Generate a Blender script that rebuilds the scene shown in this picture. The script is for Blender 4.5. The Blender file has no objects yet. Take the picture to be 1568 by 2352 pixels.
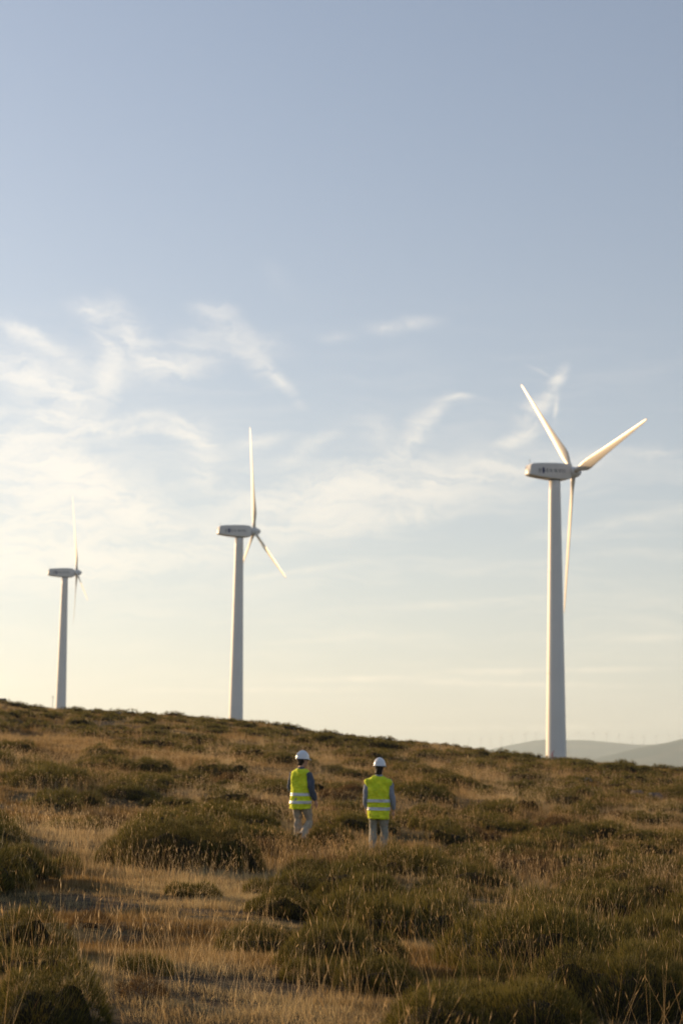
import bpy, math, random
import numpy as np
from mathutils import Vector, Matrix, Euler

random.seed(7)
rng = np.random.default_rng(7)
scene = bpy.context.scene
R = math.radians

# ------------------------------------------------------------------ camera
FPX = 4181.0            # focal length in the 1568 x 2352 measuring frame
PITCH, ROLL = R(7.84), R(0.64)
cam_data = bpy.data.cameras.new('camera')
cam = bpy.data.objects.new('camera', cam_data)
scene.collection.objects.link(cam)
cam_data.sensor_fit = 'VERTICAL'
cam_data.sensor_height = 36.0
cam_data.sensor_width = 24.0
cam_data.lens = 64.0
cam_data.clip_start = 0.2
cam_data.clip_end = 60000
cam_data.dof.use_dof = True
cam_data.dof.focus_distance = 17.0
cam_data.dof.aperture_fstop = 2.8
CAM_M = (Euler((math.pi / 2 + PITCH, 0, 0)).to_matrix() @ Matrix.Rotation(ROLL, 3, 'Z'))
cam.matrix_world = CAM_M.to_4x4()
scene.camera = cam
CM = np.array(CAM_M)


def ray(u, v):
    """direction (y = 1 forward) seen at pixel u, v of the 1568 x 2352 frame"""
    d = CM @ np.array([(u - 784.0) / FPX, (1176.0 - v) / FPX, -1.0])
    return d / d[1]


def at(u, v, dist):
    return ray(u, v) * dist


# ------------------------------------------------------------------ render and exposure
scene.render.engine = 'CYCLES'
scene.view_settings.view_transform = 'Standard'
scene.view_settings.look = 'None'
scene.view_settings.exposure = 0.45
scene.view_settings.gamma = 1.0
scene.view_settings.use_curve_mapping = False
scene.cycles.use_denoising = True
scene.cycles.max_bounces = 8
scene.cycles.transparent_max_bounces = 8
scene.cycles.volume_bounces = 1
scene.cycles.caustics_reflective = False
scene.cycles.caustics_refractive = False

# ------------------------------------------------------------------ sun and sky
SUN_AZ = R(-51.0)       # measured from straight ahead (+Y), negative = left
SUN_EL = R(12.0)
sun_data = bpy.data.lights.new('sun', 'SUN')
sun_data.energy = 5.0
sun_data.angle = R(0.6)
sun_data.color = (1.0, 0.66, 0.34)
sun = bpy.data.objects.new('sun', sun_data)
scene.collection.objects.link(sun)
sdir = Vector((math.sin(SUN_AZ) * math.cos(SUN_EL), math.cos(SUN_AZ) * math.cos(SUN_EL), math.sin(SUN_EL)))
sun.rotation_euler = sdir.to_track_quat('Z', 'Y').to_euler()
sun.location = (-60, 60, 60)

world = bpy.data.worlds.new('World')
scene.world = world
world.use_nodes = True
NT = world.node_tree
NT.nodes.clear()


class NB:
    """small node builder"""
    def __init__(self, nt):
        self.nt = nt

    def n(self, kind, ins=None, **props):
        nd = self.nt.nodes.new(kind)
        for k, v in props.items():
            setattr(nd, k, v)
        for k, v in (ins or {}).items():
            s = nd.inputs[k]
            if hasattr(v, 'is_output') or isinstance(v, bpy.types.NodeSocket):
                self.nt.links.new(v, s)
            else:
                s.default_value = v
        return nd

    def m(self, op, a, b=None, c=None, clamp=False):
        nd = self.nt.nodes.new('ShaderNodeMath')
        nd.operation = op
        nd.use_clamp = clamp
        for i, v in enumerate((a, b, c)):
            if v is None:
                continue
            if isinstance(v, bpy.types.NodeSocket):
                self.nt.links.new(v, nd.inputs[i])
            else:
                nd.inputs[i].default_value = v
        return nd.outputs[0]

    def vm(self, op, a, b=None, scale=None):
        nd = self.nt.nodes.new('ShaderNodeVectorMath')
        nd.operation = op
        for i, v in enumerate((a, b)):
            if v is None:
                continue
            if isinstance(v, bpy.types.NodeSocket):
                self.nt.links.new(v, nd.inputs[i])
            else:
                nd.inputs[i].default_value = v
        if scale is not None:
            if isinstance(scale, bpy.types.NodeSocket):
                self.nt.links.new(scale, nd.inputs['Scale'])
            else:
                nd.inputs['Scale'].default_value = scale
        return nd.outputs['Value'] if op in ('LENGTH', 'DOT_PRODUCT') else nd.outputs['Vector']

    def mix(self, fac, a, b, blend='MIX'):
        nd = self.nt.nodes.new('ShaderNodeMix')
        nd.data_type = 'RGBA'
        nd.blend_type = blend
        for s, v in ((nd.inputs[0], fac), (nd.inputs[6], a), (nd.inputs[7], b)):
            if isinstance(v, bpy.types.NodeSocket):
                self.nt.links.new(v, s)
            else:
                s.default_value = v if not isinstance(v, tuple) or len(v) == 4 else (*v, 1)
        return nd.outputs[2]

    def noise(self, vec, scale, detail=4, rough=.5, dist=0.0, out=0):
        nd = self.n('ShaderNodeTexNoise', {'Scale': scale, 'Detail': detail, 'Roughness': rough, 'Distortion': dist})
        if vec is not None:
            self.nt.links.new(vec, nd.inputs['Vector'])
        return nd.outputs[out]

    def ramp(self, val, lo, hi, a=0.0, b=1.0, smooth=True):
        nd = self.n('ShaderNodeMapRange', {0: val, 1: lo, 2: hi, 3: a, 4: b},
                    interpolation_type='SMOOTHSTEP' if smooth else 'LINEAR')
        return nd.outputs[0]


def cloud_pos(u, v):
    """azimuth and elevation, in units of 100/FPX radian, of a point of the sky"""
    d = ray(u, v)
    return (math.atan2(d[0], d[1]) * FPX / 100, math.atan2(d[2], math.hypot(d[0], d[1])) * FPX / 100)


b = NB(NT)
tc = b.n('ShaderNodeTexCoord')
direction = tc.outputs['Generated']
sx = b.n('ShaderNodeSeparateXYZ', {0: direction})
X, Y, Z = sx.outputs
az = b.m('MULTIPLY', b.m('ARCTAN2', X, Y), FPX / 100)
el_rad = b.m('ARCSINE', Z)
el = b.m('MULTIPLY', el_rad, FPX / 100)
P = b.n('ShaderNodeCombineXYZ', {0: az, 1: el}).outputs[0]

sky = b.n('ShaderNodeTexSky')
sky.sky_type = 'NISHITA'
sky.sun_disc = False
sky.sun_elevation = SUN_EL
sky.sun_rotation = SUN_AZ          # compass angle, clockwise from +Y
sky.altitude = 900
sky.air_density = 1.0
sky.dust_density = 1.6
sky.ozone_density = 2.0
# thin high veil that bleaches the whole sky, stronger towards the horizon
sky_col = b.mix(1.0, sky.outputs[0], (0.0, 0.0, 0.0), 'ADD')
elev_f = b.m('EXPONENT', b.m('MULTIPLY', b.m('MAXIMUM', el_rad, 0.0), -4.2))
veil_fac = b.m('MULTIPLY_ADD', elev_f, 0.5, 0.22)
cosd = b.vm('DOT_PRODUCT', direction, tuple(sdir))
near_sun = b.m('POWER', b.m('MAXIMUM', cosd, 0.0), 3.0)
veil_col = b.mix(elev_f, (4.85, 5.1, 6.0), (10.0, 9.0, 7.5))
toward = b.ramp(cosd, -0.55, 0.55, 0.85, 1.0)      # thin cloud glows on the sun's side of the sky
veil_col = b.vm('SCALE', veil_col, scale=b.m('MULTIPLY', b.m('MULTIPLY_ADD', near_sun, 0.50, 0.655), toward))
sky_col = b.mix(veil_fac, sky_col, veil_col)

# cirrus: warped, stretched wisps
wn = b.n('ShaderNodeTexNoise', {'Vector': P, 'Scale': 0.55, 'Detail': 3, 'Roughness': 0.55})
warp = b.vm('SCALE', b.vm('SUBTRACT', wn.outputs['Color'], (0.5, 0.5, 0.5)), scale=0.62)
P2 = b.vm('ADD', P, warp)
wn2 = b.n('ShaderNodeTexNoise', {'Vector': P, 'Scale': 1.9, 'Detail': 6, 'Roughness': 0.68})
warp2 = b.vm('SCALE', b.vm('SUBTRACT', wn2.outputs['Color'], (0.5, 0.5, 0.5)), scale=0.36)
P3 = b.vm('ADD', P2, warp2)

WISPS = [  # u, v, half length, half width, angle (degrees, + = rises to the right), strength
    (215, 715, 90, 26, -12, .55), (300, 765, 120, 40, -48, .60), (330, 815, 150, 34, -30, .45), (250, 800, 80, 26, -50, .6),
    (250, 870, 80, 34, 70, .8), (400, 840, 150, 30, 8, .65), (450, 790, 120, 40, 10, .3),
    (490, 718, 80, 24, -8, .45), (530, 765, 120, 44, -40, .42), (590, 830, 90, 30, -50, .4), (640, 870, 110, 16, -48, .7),
    (610, 790, 100, 30, -20, .25),
    (60, 775, 170, 26, -22, .6), (130, 820, 170, 22, -30, .35), (70, 870, 190, 50, -24, .75), (150, 905, 120, 44, -20, .75),
    (20, 850, 130, 50, -14, .4),
    (110, 958, 170, 20, -3, .8), (60, 990, 160, 22, -6, .9), (260, 980, 190, 24, 3, .85), (330, 950, 60, 12, 0, .4),
    (430, 985, 90, 20, -25, .9), (470, 1015, 80, 40, -60, .7), (400, 995, 90, 14, -12, .6), (480, 1070, 90, 60, -40, .4),
    (600, 1010, 90, 16, 12, .7), (700, 1040, 130, 24, 30, .4), (560, 1130, 160, 50, 20, .3),
    (90, 1060, 260, 60, -18, .7), (200, 1110, 240, 40, -30, .6), (120, 1150, 380, 150, -10, .75), (300, 1170, 260, 40, -12, .5),
    (210, 1070, 90, 26, -30, .6), (60, 1250, 420, 130, 0, .5),
    (945, 748, 95, 18, 8, .34), (880, 756, 70, 16, -4, .35), (770, 775, 60, 14, 5, .25), (640, 640, 90, 30, -40, .06),
    (1052, 911, 46, 8, 3, 1.0), (1000, 940, 60, 20, 50, .6), (960, 975, 60, 30, 60, .6), (935, 1025, 80, 20, 35, .7), (870, 1000, 120, 50, -50, .25),
    (1286, 868, 44, 16, 62, .75), (1266, 900, 60, 15, 58, .75), (1240, 925, 60, 22, 35, .6), (1210, 965, 50, 34, 80, .6),
    (1185, 1005, 80, 17, 24, 1.0), (1278, 935, 56, 7, 85, .6), (1245, 855, 60, 5, -25, .25),
    (520, 1100, 520, 150, 12, .14), (150, 1000, 420, 160, -10, .14), (250, 820, 360, 110, -10, .10),
    (760, 1125, 330, 60, 15, .8), (1060, 1085, 330, 46, 8, .8), (1300, 1068, 220, 34, 3, .5), (1360, 1045, 90, 14, 10, .4),
    (900, 1190, 420, 24, 10, .55), (640, 1210, 400, 60, 10, .5), (250, 1300, 500, 60, 6, .35), (950, 1130, 300, 45, 6, .6),
    (1450, 1195, 260, 16, 10, .35), (1080, 1385, 330, 12, 3, .42), (700, 1310, 260, 10, 8, .35), (1500, 1040, 120, 20, -5, .3),
    (1250, 1540, 420, 8, 1, .6), (820, 1560, 480, 9, 2, .5), (1150, 1570, 500, 9, -1, .5), (600, 1585, 420, 9, 1, .4),
    (1500, 1465, 160, 12, 3, .35), (1100, 1674, 330, 8, 0, .45), (1330, 1668, 260, 8, 0, .35), (720, 1470, 200, 8, 5, .3),
]
total = None
for (u, v, hl, hw, ang, st) in WISPS:
    cx_, cy_ = cloud_pos(u, v)
    src = P3 if hw > 18 else b.vm('ADD', P, b.vm('SCALE', b.vm('SUBTRACT', P3, P), scale=0.18 if v > 1300 else 0.4))
    mp = b.n('ShaderNodeMapping', {'Vector': src, 'Location': (cx_, cy_, 0),
                                   'Rotation': (0, 0, R(ang)), 'Scale': (hl * 1.15 / 100, hw * 1.6 / 100, 1)}, vector_type='TEXTURE')
    g = b.n('ShaderNodeTexGradient', {'Vector': mp.outputs[0]}, gradient_type='QUADRATIC_SPHERE').outputs['Fac']
    total = b.m('MULTIPLY', g, st * 1.7) if total is None else b.m('MULTIPLY_ADD', g, st * 1.7, total)
# fibres inside the wisps
fm = b.n('ShaderNodeMapping', {'Vector': P3, 'Rotation': (0, 0, R(30)), 'Scale': (0.42, 1.7, 1)})
fib = b.noise(fm.outputs[0], 1.35, 9, 0.66, 0.9)
fib = b.ramp(fib, 0.33, 0.66, 0.14, 1.15)
fm2 = b.n('ShaderNodeMapping', {'Vector': P2, 'Rotation': (0, 0, R(-6)), 'Scale': (0.3, 2.2, 1)})
fib2 = b.ramp(b.noise(fm2.outputs[0], 0.9, 6, 0.55, 0.2), 0.42, 0.75, 0.0, 1.0)
cl = b.m('MULTIPLY', total, fib)
# broad faint streaks everywhere, in and out of the frame
spread = b.m('MULTIPLY', b.ramp(b.m('ABSOLUTE', b.m('SUBTRACT', el, 4.8)), 0.0, 6.5, 0.30, 0.0), fib2)
cl = b.m('ADD', cl, spread)
cl = b.m('SUBTRACT', 1.0, b.m('EXPONENT', b.m('MULTIPLY', cl, -1.15)))
cloud_col = b.mix(elev_f, (8.0, 7.9, 7.9), (10.6, 9.2, 6.9))
cloud_col = b.vm('SCALE', cloud_col, scale=b.m('MULTIPLY', b.m('MULTIPLY_ADD', near_sun, 0.30, 0.80), toward))
final_col = b.mix(b.m('MULTIPLY', cl, 0.76), sky_col, cloud_col)
bg = b.n('ShaderNodeBackground', {'Color': final_col, 'Strength': 0.1})
wo = b.n('ShaderNodeOutputWorld')
NT.links.new(bg.outputs[0], wo.inputs[0])

# ------------------------------------------------------------------ object helpers
def tag(o, label=None, cat=None, group=None, kind=None):
    if label: o['label'] = label
    if cat: o['category'] = cat
    if group: o['group'] = group
    if kind: o['kind'] = kind
    return o


def link(o, parent=None):
    scene.collection.objects.link(o)
    if parent is not None:
        o.parent = parent
    return o


def mesh_np(name, verts, faces, mats=(), smooth=False, attrs=None):
    """fast mesh from arrays; faces: int array (n,3) / (n,4) or list of lists"""
    me = bpy.data.meshes.new(name)
    verts = np.asarray(verts, dtype=np.float32)
    if isinstance(faces, np.ndarray):
        n, k = faces.shape
        me.vertices.add(len(verts))
        me.vertices.foreach_set('co', verts.ravel())
        me.loops.add(n * k)
        me.loops.foreach_set('vertex_index', faces.astype(np.int32).ravel())
        me.polygons.add(n)
        me.polygons.foreach_set('loop_start', np.arange(0, n * k, k, dtype=np.int32))
        me.update(calc_edges=True)
    else:
        me.from_pydata([tuple(map(float, v)) for v in verts], [], [list(map(int, f)) for f in faces])
    for m in mats:
        me.materials.append(m)
    if smooth:
        me.polygons.foreach_set('use_smooth', np.ones(len(me.polygons), dtype=bool))
    for k, arr in (attrs or {}).items():
        a = me.attributes.new(k, 'FLOAT', 'POINT')
        a.data.foreach_set('value', np.asarray(arr, dtype=np.float32))
    me.validate(clean_customdata=False)
    return me


def obj(name, me, parent=None, loc=None):
    o = bpy.data.objects.new(name, me)
    if loc is not None:
        o.location = loc
    return link(o, parent)


def empty(name, loc, rz=0.0):
    o = bpy.data.objects.new(name, None)
    o.location = loc
    o.rotation_euler = (0, 0, rz)
    o.empty_display_size = 0.5
    return link(o)


class Shape:
    """collects verts and faces of one mesh"""
    def __init__(self):
        self.v, self.f = [], []

    def add(self, v, f):
        k = len(self.v)
        self.v += [tuple(map(float, p)) for p in v]
        self.f += [[i + k for i in q] for q in f]
        return self

    def loft(self, rings, cap=True, closed=True):
        """rings: list of equally long point lists"""
        n = len(rings[0])
        v = [p for r in rings for p in r]
        f = []
        for i in range(len(rings) - 1):
            for j in range(n if closed else n - 1):
                a, b_ = i * n + j, i * n + (j + 1) % n
                f.append([a, b_, b_ + n, a + n])
        if cap:
            f.append(list(range(n))[::-1])
            f.append([(len(rings) - 1) * n + j for j in range(n)])
        return self.add(v, f)

    def tube(self, pts, rad, n=12, cap=True, flat=None):
        """tapered tube through pts; rad a number or (rx, ry) per point; flat = hint for the second axis"""
        pts = [Vector(p) for p in pts]
        rings = []
        up = Vector(flat) if flat else Vector((0.02, 1, 0.03))
        for i, p in enumerate(pts):
            t = (pts[min(i + 1, len(pts) - 1)] - pts[max(i - 1, 0)]).normalized()
            a = t.cross(up)
            if a.length < 1e-3:
                a = t.cross(Vector((1, 0, 0)))
            a.normalize()
            c = a.cross(t).normalized()
            r = rad[i] if isinstance(rad, (list, tuple)) else rad
            rx, ry = r if isinstance(r, (list, tuple)) else (r, r)
            rings.append([p + a * (rx * math.cos(q)) + c * (ry * math.sin(q))
                          for q in [2 * math.pi * k / n for k in range(n)]])
        return self.loft(rings, cap)

    def ell(self, c, r, n=16, m=10):
        rings = []
        for i in range(m + 1):
            a = -math.pi / 2 + math.pi * (i + 0.02 * (i == 0) - 0.02 * (i == m)) / m
            rings.append([(c[0] + r[0] * math.cos(a) * math.cos(q), c[1] + r[1] * math.cos(a) * math.sin(q),
                           c[2] + r[2] * math.sin(a)) for q in [2 * math.pi * k / n for k in range(n)]])
        return self.loft(rings)

    def box(self, c, s):
        x, y, z = [q / 2 for q in s]
        v = [(c[0] + i * x, c[1] + j * y, c[2] + k * z) for i in (-1, 1) for j in (-1, 1) for k in (-1, 1)]
        return self.add(v, [[0, 1, 3, 2], [4, 6, 7, 5], [0, 4, 5, 1], [2, 3, 7, 6], [0, 2, 6, 4], [1, 5, 7, 3]])

    def mesh(self, name, mats, smooth=True, sharp=None):
        me = mesh_np(name, self.v, self.f, mats, smooth)
        return me


# ------------------------------------------------------------------ materials
def material(name):
    m = bpy.data.materials.new(name)
    m.use_nodes = True
    nt = m.node_tree
    nt.nodes.clear()
    out = nt.nodes.new('ShaderNodeOutputMaterial')
    return m, NB(nt), out


def surf(name, col, rough=0.6, spec=0.3, noise_scale=3.0, vary=0.12, bump=0.0, bump_scale=40.0, metallic=0.0, coat=0.0):
    m, b, out = material(name)
    t = b.n('ShaderNodeTexCoord').outputs['Object']
    n = b.noise(t, noise_scale, 6, 0.6)
    dark = tuple(c * (1 - vary) for c in col)
    lite = tuple(min(1, c * (1 + vary)) for c in col)
    c = b.mix(b.ramp(n, .3, .7), dark, lite)
    p = b.n('ShaderNodeBsdfPrincipled', {'Base Color': c, 'Roughness': rough, 'Specular IOR Level': spec,
                                          'Metallic': metallic, 'Coat Weight': coat})
    if bump:
        bn = b.n('ShaderNodeBump', {'Height': b.noise(t, bump_scale, 5, .6), 'Strength': 0.6, 'Distance': bump})
        b.nt.links.new(bn.outputs[0], p.inputs['Normal'])
    b.nt.links.new(p.outputs[0], out.inputs[0])
    return m


def leafy(name, col_a, col_b, trans=0.35, rough=0.7, tip=None, spec=0.15, obj_vary=0.25, patch=None):
    """blade / twig material: diffuse + translucent, varied per blade ('tone') and per plant"""
    m, b, out = material(name)
    tone = b.n('ShaderNodeAttribute', attribute_name='tone', attribute_type='GEOMETRY').outputs['Fac']
    oi = b.n('ShaderNodeObjectInfo').outputs['Random']
    f = b.m('ADD', b.m('MULTIPLY', tone, 1.0 - obj_vary), b.m('MULTIPLY', oi, obj_vary), clamp=True)
    c = b.mix(f, col_a, col_b)
    if patch:
        pos = b.n('ShaderNodeNewGeometry').outputs['Position']
        pn = b.ramp(b.noise(pos, .22, 5, .65), .38, .58)
        c = b.mix(pn, c, patch, 'MULTIPLY')
        pn = b.ramp(b.noise(pos, 1.6, 4, .6), .48, .62)
        c = b.mix(pn, c, tuple(.5 + .5 * q for q in patch), 'MULTIPLY')
    if tip:
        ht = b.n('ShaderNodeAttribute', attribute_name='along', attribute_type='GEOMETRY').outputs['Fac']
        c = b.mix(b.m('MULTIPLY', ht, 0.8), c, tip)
    p = b.n('ShaderNodeBsdfPrincipled', {'Base Color': c, 'Roughness': rough, 'Specular IOR Level': spec})
    tr = b.n('ShaderNodeBsdfTranslucent', {'Color': c})
    mx = b.n('ShaderNodeMixShader', {0: trans, 1: p.outputs[0], 2: tr.outputs[0]})
    b.nt.links.new(mx.outputs[0], out.inputs[0])
    return m


M = {}
M['tower'] = surf('tower_paint', (.80, .775, .73), .45, .4, .15, .03)
M['nacelle'] = surf('nacelle_paint', (.72, .70, .67), .4, .4, .6, .05)
M['blade'] = surf('blade_paint', (.70, .635, .53), .36, .45, .3, .03)
M['dark_metal'] = surf('dark_metal', (.06, .06, .065), .5)
M['blue_print'] = surf('blue_print', (.02, .04, .15), .5)
M['grey_print'] = surf('grey_print', (.22, .23, .25), .5)
M['red_print'] = surf('red_print', (.45, .06, .05), .5)
M['grass'] = leafy('dry_grass_blades', (.25, .18, .085), (.62, .495, .265), .5, .55, patch=(.46, .375, .26))
M['stalk'] = leafy('tall_dry_stalks', (.40, .29, .15), (.78, .62, .37), .5, .5, patch=(.7, .62, .5))
M['broom'] = leafy('broom_twigs', (.013, .018, .006), (.055, .058, .014), .34, .6, tip=(.31, .245, .055))  # paler young tips, painted more golden to imitate rim light
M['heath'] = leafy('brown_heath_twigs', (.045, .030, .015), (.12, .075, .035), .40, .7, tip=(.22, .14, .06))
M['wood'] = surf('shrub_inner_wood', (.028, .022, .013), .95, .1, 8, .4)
M['rock'] = surf('granite', (.13, .12, .11), .9, .2, 6, .35, .03, 12)
M['skin'] = surf('skin', (.48, .27, .19), .55, .3, 20, .06)
M['hair'] = surf('hair', (.022, .014, .010), .6, .3, 60, .3, .002, 200)
M['helmet'] = surf('helmet_plastic', (.74, .76, .80), .22, .5, 4, .02, coat=.4)
M['glass_frame'] = surf('spectacle_frame', (.03, .03, .03), .3)
M['shoe'] = surf('boot_leather', (.06, .042, .03), .7, .2, 20, .3)
M['eye'] = surf('eye_white', (.7, .68, .65), .3)
M['lip'] = surf('lip', (.35, .13, .11), .5)


def fabric(name, col, col2=None, trans=0.0, rough=.85, scale=9.0):
    m, b, out = material(name)
    t = b.n('ShaderNodeTexCoord').outputs['Object']
    n = b.noise(t, scale, 5, .6, .4)
    c = b.mix(b.ramp(n, .32, .68), tuple(q * .85 for q in col), col2 or tuple(min(1, q * 1.12) for q in col))
    weave = b.noise(t, 240, 2, .5)
    hgt = b.m('MULTIPLY_ADD', n, 1.0, b.m('MULTIPLY', weave, 0.08))
    bn = b.n('ShaderNodeBump', {'Height': hgt, 'Strength': .8, 'Distance': .02})
    p = b.n('ShaderNodeBsdfPrincipled', {'Base Color': c, 'Roughness': rough, 'Specular IOR Level': .2,
                                          'Normal': bn.outputs[0], 'Sheen Weight': .15})
    sh = p.outputs[0]
    if trans:
        tr = b.n('ShaderNodeBsdfTranslucent', {'Color': c})
        sh = b.n('ShaderNodeMixShader', {0: trans, 1: sh, 2: tr.outputs[0]}).outputs[0]
    b.nt.links.new(sh, out.inputs[0])
    return m


M['vest'] = fabric('hi_vis_fabric', (.84, 1.0, .04), trans=.15)
M['tape'] = surf('reflective_tape', (.62, .63, .66), .35, .6, 30, .06)
M['shirt_dark'] = fabric('slate_shirt', (.085, .10, .14))
M['shirt_light'] = fabric('pale_blue_grey_shirt', (.27, .29, .34))
M['khaki'] = fabric('khaki_trousers', (.42, .36, .28))
M['beige'] = fabric('stone_trousers', (.33, .31, .25))


# ------------------------------------------------------------------ terrain
def hashn(ix, iy, seed):
    h = (ix.astype(np.int64) * 374761393 + iy.astype(np.int64) * 668265263 + seed * 1442695041) & 0xffffffff
    h = ((h ^ (h >> 13)) * 1274126177) & 0xffffffff
    return ((h ^ (h >> 16)) & 0xffffff) / float(0xffffff)


def vnoise(x, y, s, seed=0):
    x = np.asarray(x, float) / s; y = np.asarray(y, float) / s
    ix, iy = np.floor(x), np.floor(y)
    fx, fy = x - ix, y - iy
    fx = fx * fx * (3 - 2 * fx); fy = fy * fy * (3 - 2 * fy)
    a = hashn(ix, iy, seed); b_ = hashn(ix + 1, iy, seed)
    c = hashn(ix, iy + 1, seed); d = hashn(ix + 1, iy + 1, seed)
    return (a * (1 - fx) + b_ * fx) * (1 - fy) + (c * (1 - fx) + d * fx) * fy


SKYLINE = [(-40, 1606), (0, 1612), (60, 1625), (140, 1632), (260, 1637), (350, 1645), (450, 1651), (540, 1657), (600, 1664),
           (700, 1681), (800, 1694), (900, 1704), (1000, 1713), (1100, 1727), (1200, 1740), (1275, 1749), (1400, 1760),
           (1568, 1774), (1620, 1779)]
_t = [ray(u, v)[0] for u, v in SKYLINE]
_s = [ray(u, v)[2] for u, v in SKYLINE]
_t = [-1.6, -0.8, -0.4] + _t + [0.35, 0.7, 1.6]
_s = [0.035, 0.05, 0.046] + _s + [-0.012, -0.02, -0.02]
_u = [(R_[0], R_[2]) for R_ in (ray(784 + k * 40, 1700) for k in range(-20, 21))]


def sstep(a, b_, x):
    q = np.clip((np.asarray(x, float) - a) / (b_ - a), 0, 1)
    return q * q * (3 - 2 * q)


# tower bases (filled below): x, y, z
T_R = at(1273, 1103, 332.0)
T_M = at(549.6, 1234.5, 457.0)
T_L = at(149.6, 1326.5, 604.0)
TOWER_H = 53.6
BASES = [(p[0], p[1], p[2] - TOWER_H) for p in (T_R, T_M, T_L)]


def height(x, y, detail=True):
    x = np.asarray(x, float); y = np.asarray(y, float)
    ys = np.maximum(y, 30.0)
    t = x / ys
    s = np.interp(t, _t, _s) - 0.0012
    D = 128.0 - 60.0 * np.clip(t, -.3, .3)
    y0, y1 = 34.0, D
    z0 = -1.58 + 36 * 0.055 * (-np.clip(t, -.5, .5)) - 0.10
    z1 = s * D
    q = np.clip((y - y0) / (y1 - y0), 0, 1)
    h00 = 2 * q**3 - 3 * q**2 + 1; h10 = q**3 - 2 * q**2 + q
    h01 = -2 * q**3 + 3 * q**2; h11 = q**3 - q**2
    m0 = (z1 - z0) * 0.55; m1 = s * (y1 - y0)
    zm = h00 * z0 + h10 * m0 + h01 * z1 + h11 * m1
    w = sstep(0, 34, y)
    zn = -1.62 + (z0 + 1.62) * w - 0.10 * np.sin(np.clip(y, 0, 34) / 34 * math.pi)
    z = np.where(y < y0, zn, zm)
    yb = np.maximum(y - D, 0)
    far = z1 + s * yb - 5.0e-5 * yb**2
    vall = -150.0
    far = np.where(y > 700, np.maximum(far - (y - 700) * 0.10, vall), far)
    z = np.where(y > D, far, z)
    side = sstep(250, 1500, np.abs(x) - 0.3 * np.maximum(y, 0))
    z = z * (1 - side) + vall * 0.4 * side
    for bx, by, bz in BASES:
        g = np.exp(-((x - bx)**2 + (y - by)**2) / (2 * 22.0**2))
        z = z * (1 - g) + bz * g
    if detail:
        a = sstep(2, 14, y) * (1 - sstep(600, 1200, y))
        z = z + a * (0.34 * (vnoise(x, y, 4.5, 1) - .5) + 0.16 * (vnoise(x, y, 1.7, 2) - .5)
                     + 0.06 * (vnoise(x, y, .6, 3) - .5)) * (0.75 + 0.25 * sstep(30, 80, y))
        z = z + 0.018 * (vnoise(x, y, .22, 4) - .5) * (y < 60) * (y > -5)
    return z


def ground_at(u, v, dmin=6.0, dmax=260.0):
    d = ray(u, v)
    ys = np.concatenate([np.arange(dmin, 60, .05), np.arange(60, dmax, .25)])
    hz = height(d[0] * ys, ys)
    below = d[2] * ys < hz
    i = int(np.argmax(below)) if below.any() else len(ys) - 1
    return np.array([d[0] * ys[i], ys[i], hz[i]])


def axis_grid(lo, hi, mid_lo, mid_hi, step, growth):
    a = list(np.arange(mid_lo, mid_hi + step / 2, step))
    s = step
    while a[-1] < hi:
        s *= growth; a.append(min(hi, a[-1] + s))
    s = step
    left = [mid_lo]
    while left[-1] > lo:
        s *= growth; left.append(max(lo, left[-1] - s))
    return np.array(left[:0:-1] + a)


gx = axis_grid(-9500, 9500, -9, 9, .16, 1.055)
gy = axis_grid(-1500, 22000, 5, 46, .16, 1.022)
GX, GY = np.meshgrid(gx, gy)
GZ = height(GX, GY)
nx, ny = len(gx), len(gy)
idx = np.arange(nx * ny).reshape(ny, nx)
faces = np.stack([idx[:-1, :-1], idx[:-1, 1:], idx[1:, 1:], idx[1:, :-1]], -1).reshape(-1, 4)
verts = np.stack([GX, GY, GZ], -1).reshape(-1, 3)

m, b, out = material('hillside_soil_and_thatch')
pos = b.n('ShaderNodeNewGeometry').outputs['Position']
n1 = b.noise(pos, .35, 8, .6)
n2 = b.noise(pos, 3.2, 8, .65)
n3 = b.noise(pos, 26, 6, .7)
straw = b.mix(b.ramp(n3, .3, .7), (.055, .043, .022), (.21, .16, .085))
soil = b.mix(b.ramp(n3, .35, .65), (.035, .026, .017), (.085, .062, .038))
moss = b.mix(b.ramp(n3, .35, .65), (.025, .03, .010), (.07, .068, .024))
c = b.mix(b.ramp(n2, .40, .62), soil, straw)
c = b.mix(b.m('MULTIPLY', b.ramp(n1, .47, .62), .7), c, moss)
hmix = b.m('ADD', b.m('MULTIPLY', n3, .5), n2)
bn = b.n('ShaderNodeBump', {'Height': hmix, 'Strength': .9, 'Distance': .08})
p = b.n('ShaderNodeBsdfPrincipled', {'Base Color': c, 'Roughness': .95, 'Specular IOR Level': .1, 'Normal': bn.outputs[0]})
b.nt.links.new(p.outputs[0], out.inputs[0])
M['soil'] = m
ground = obj('ground', mesh_np('ground', verts, faces, [m], True))
tag(ground, kind='structure')


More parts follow.
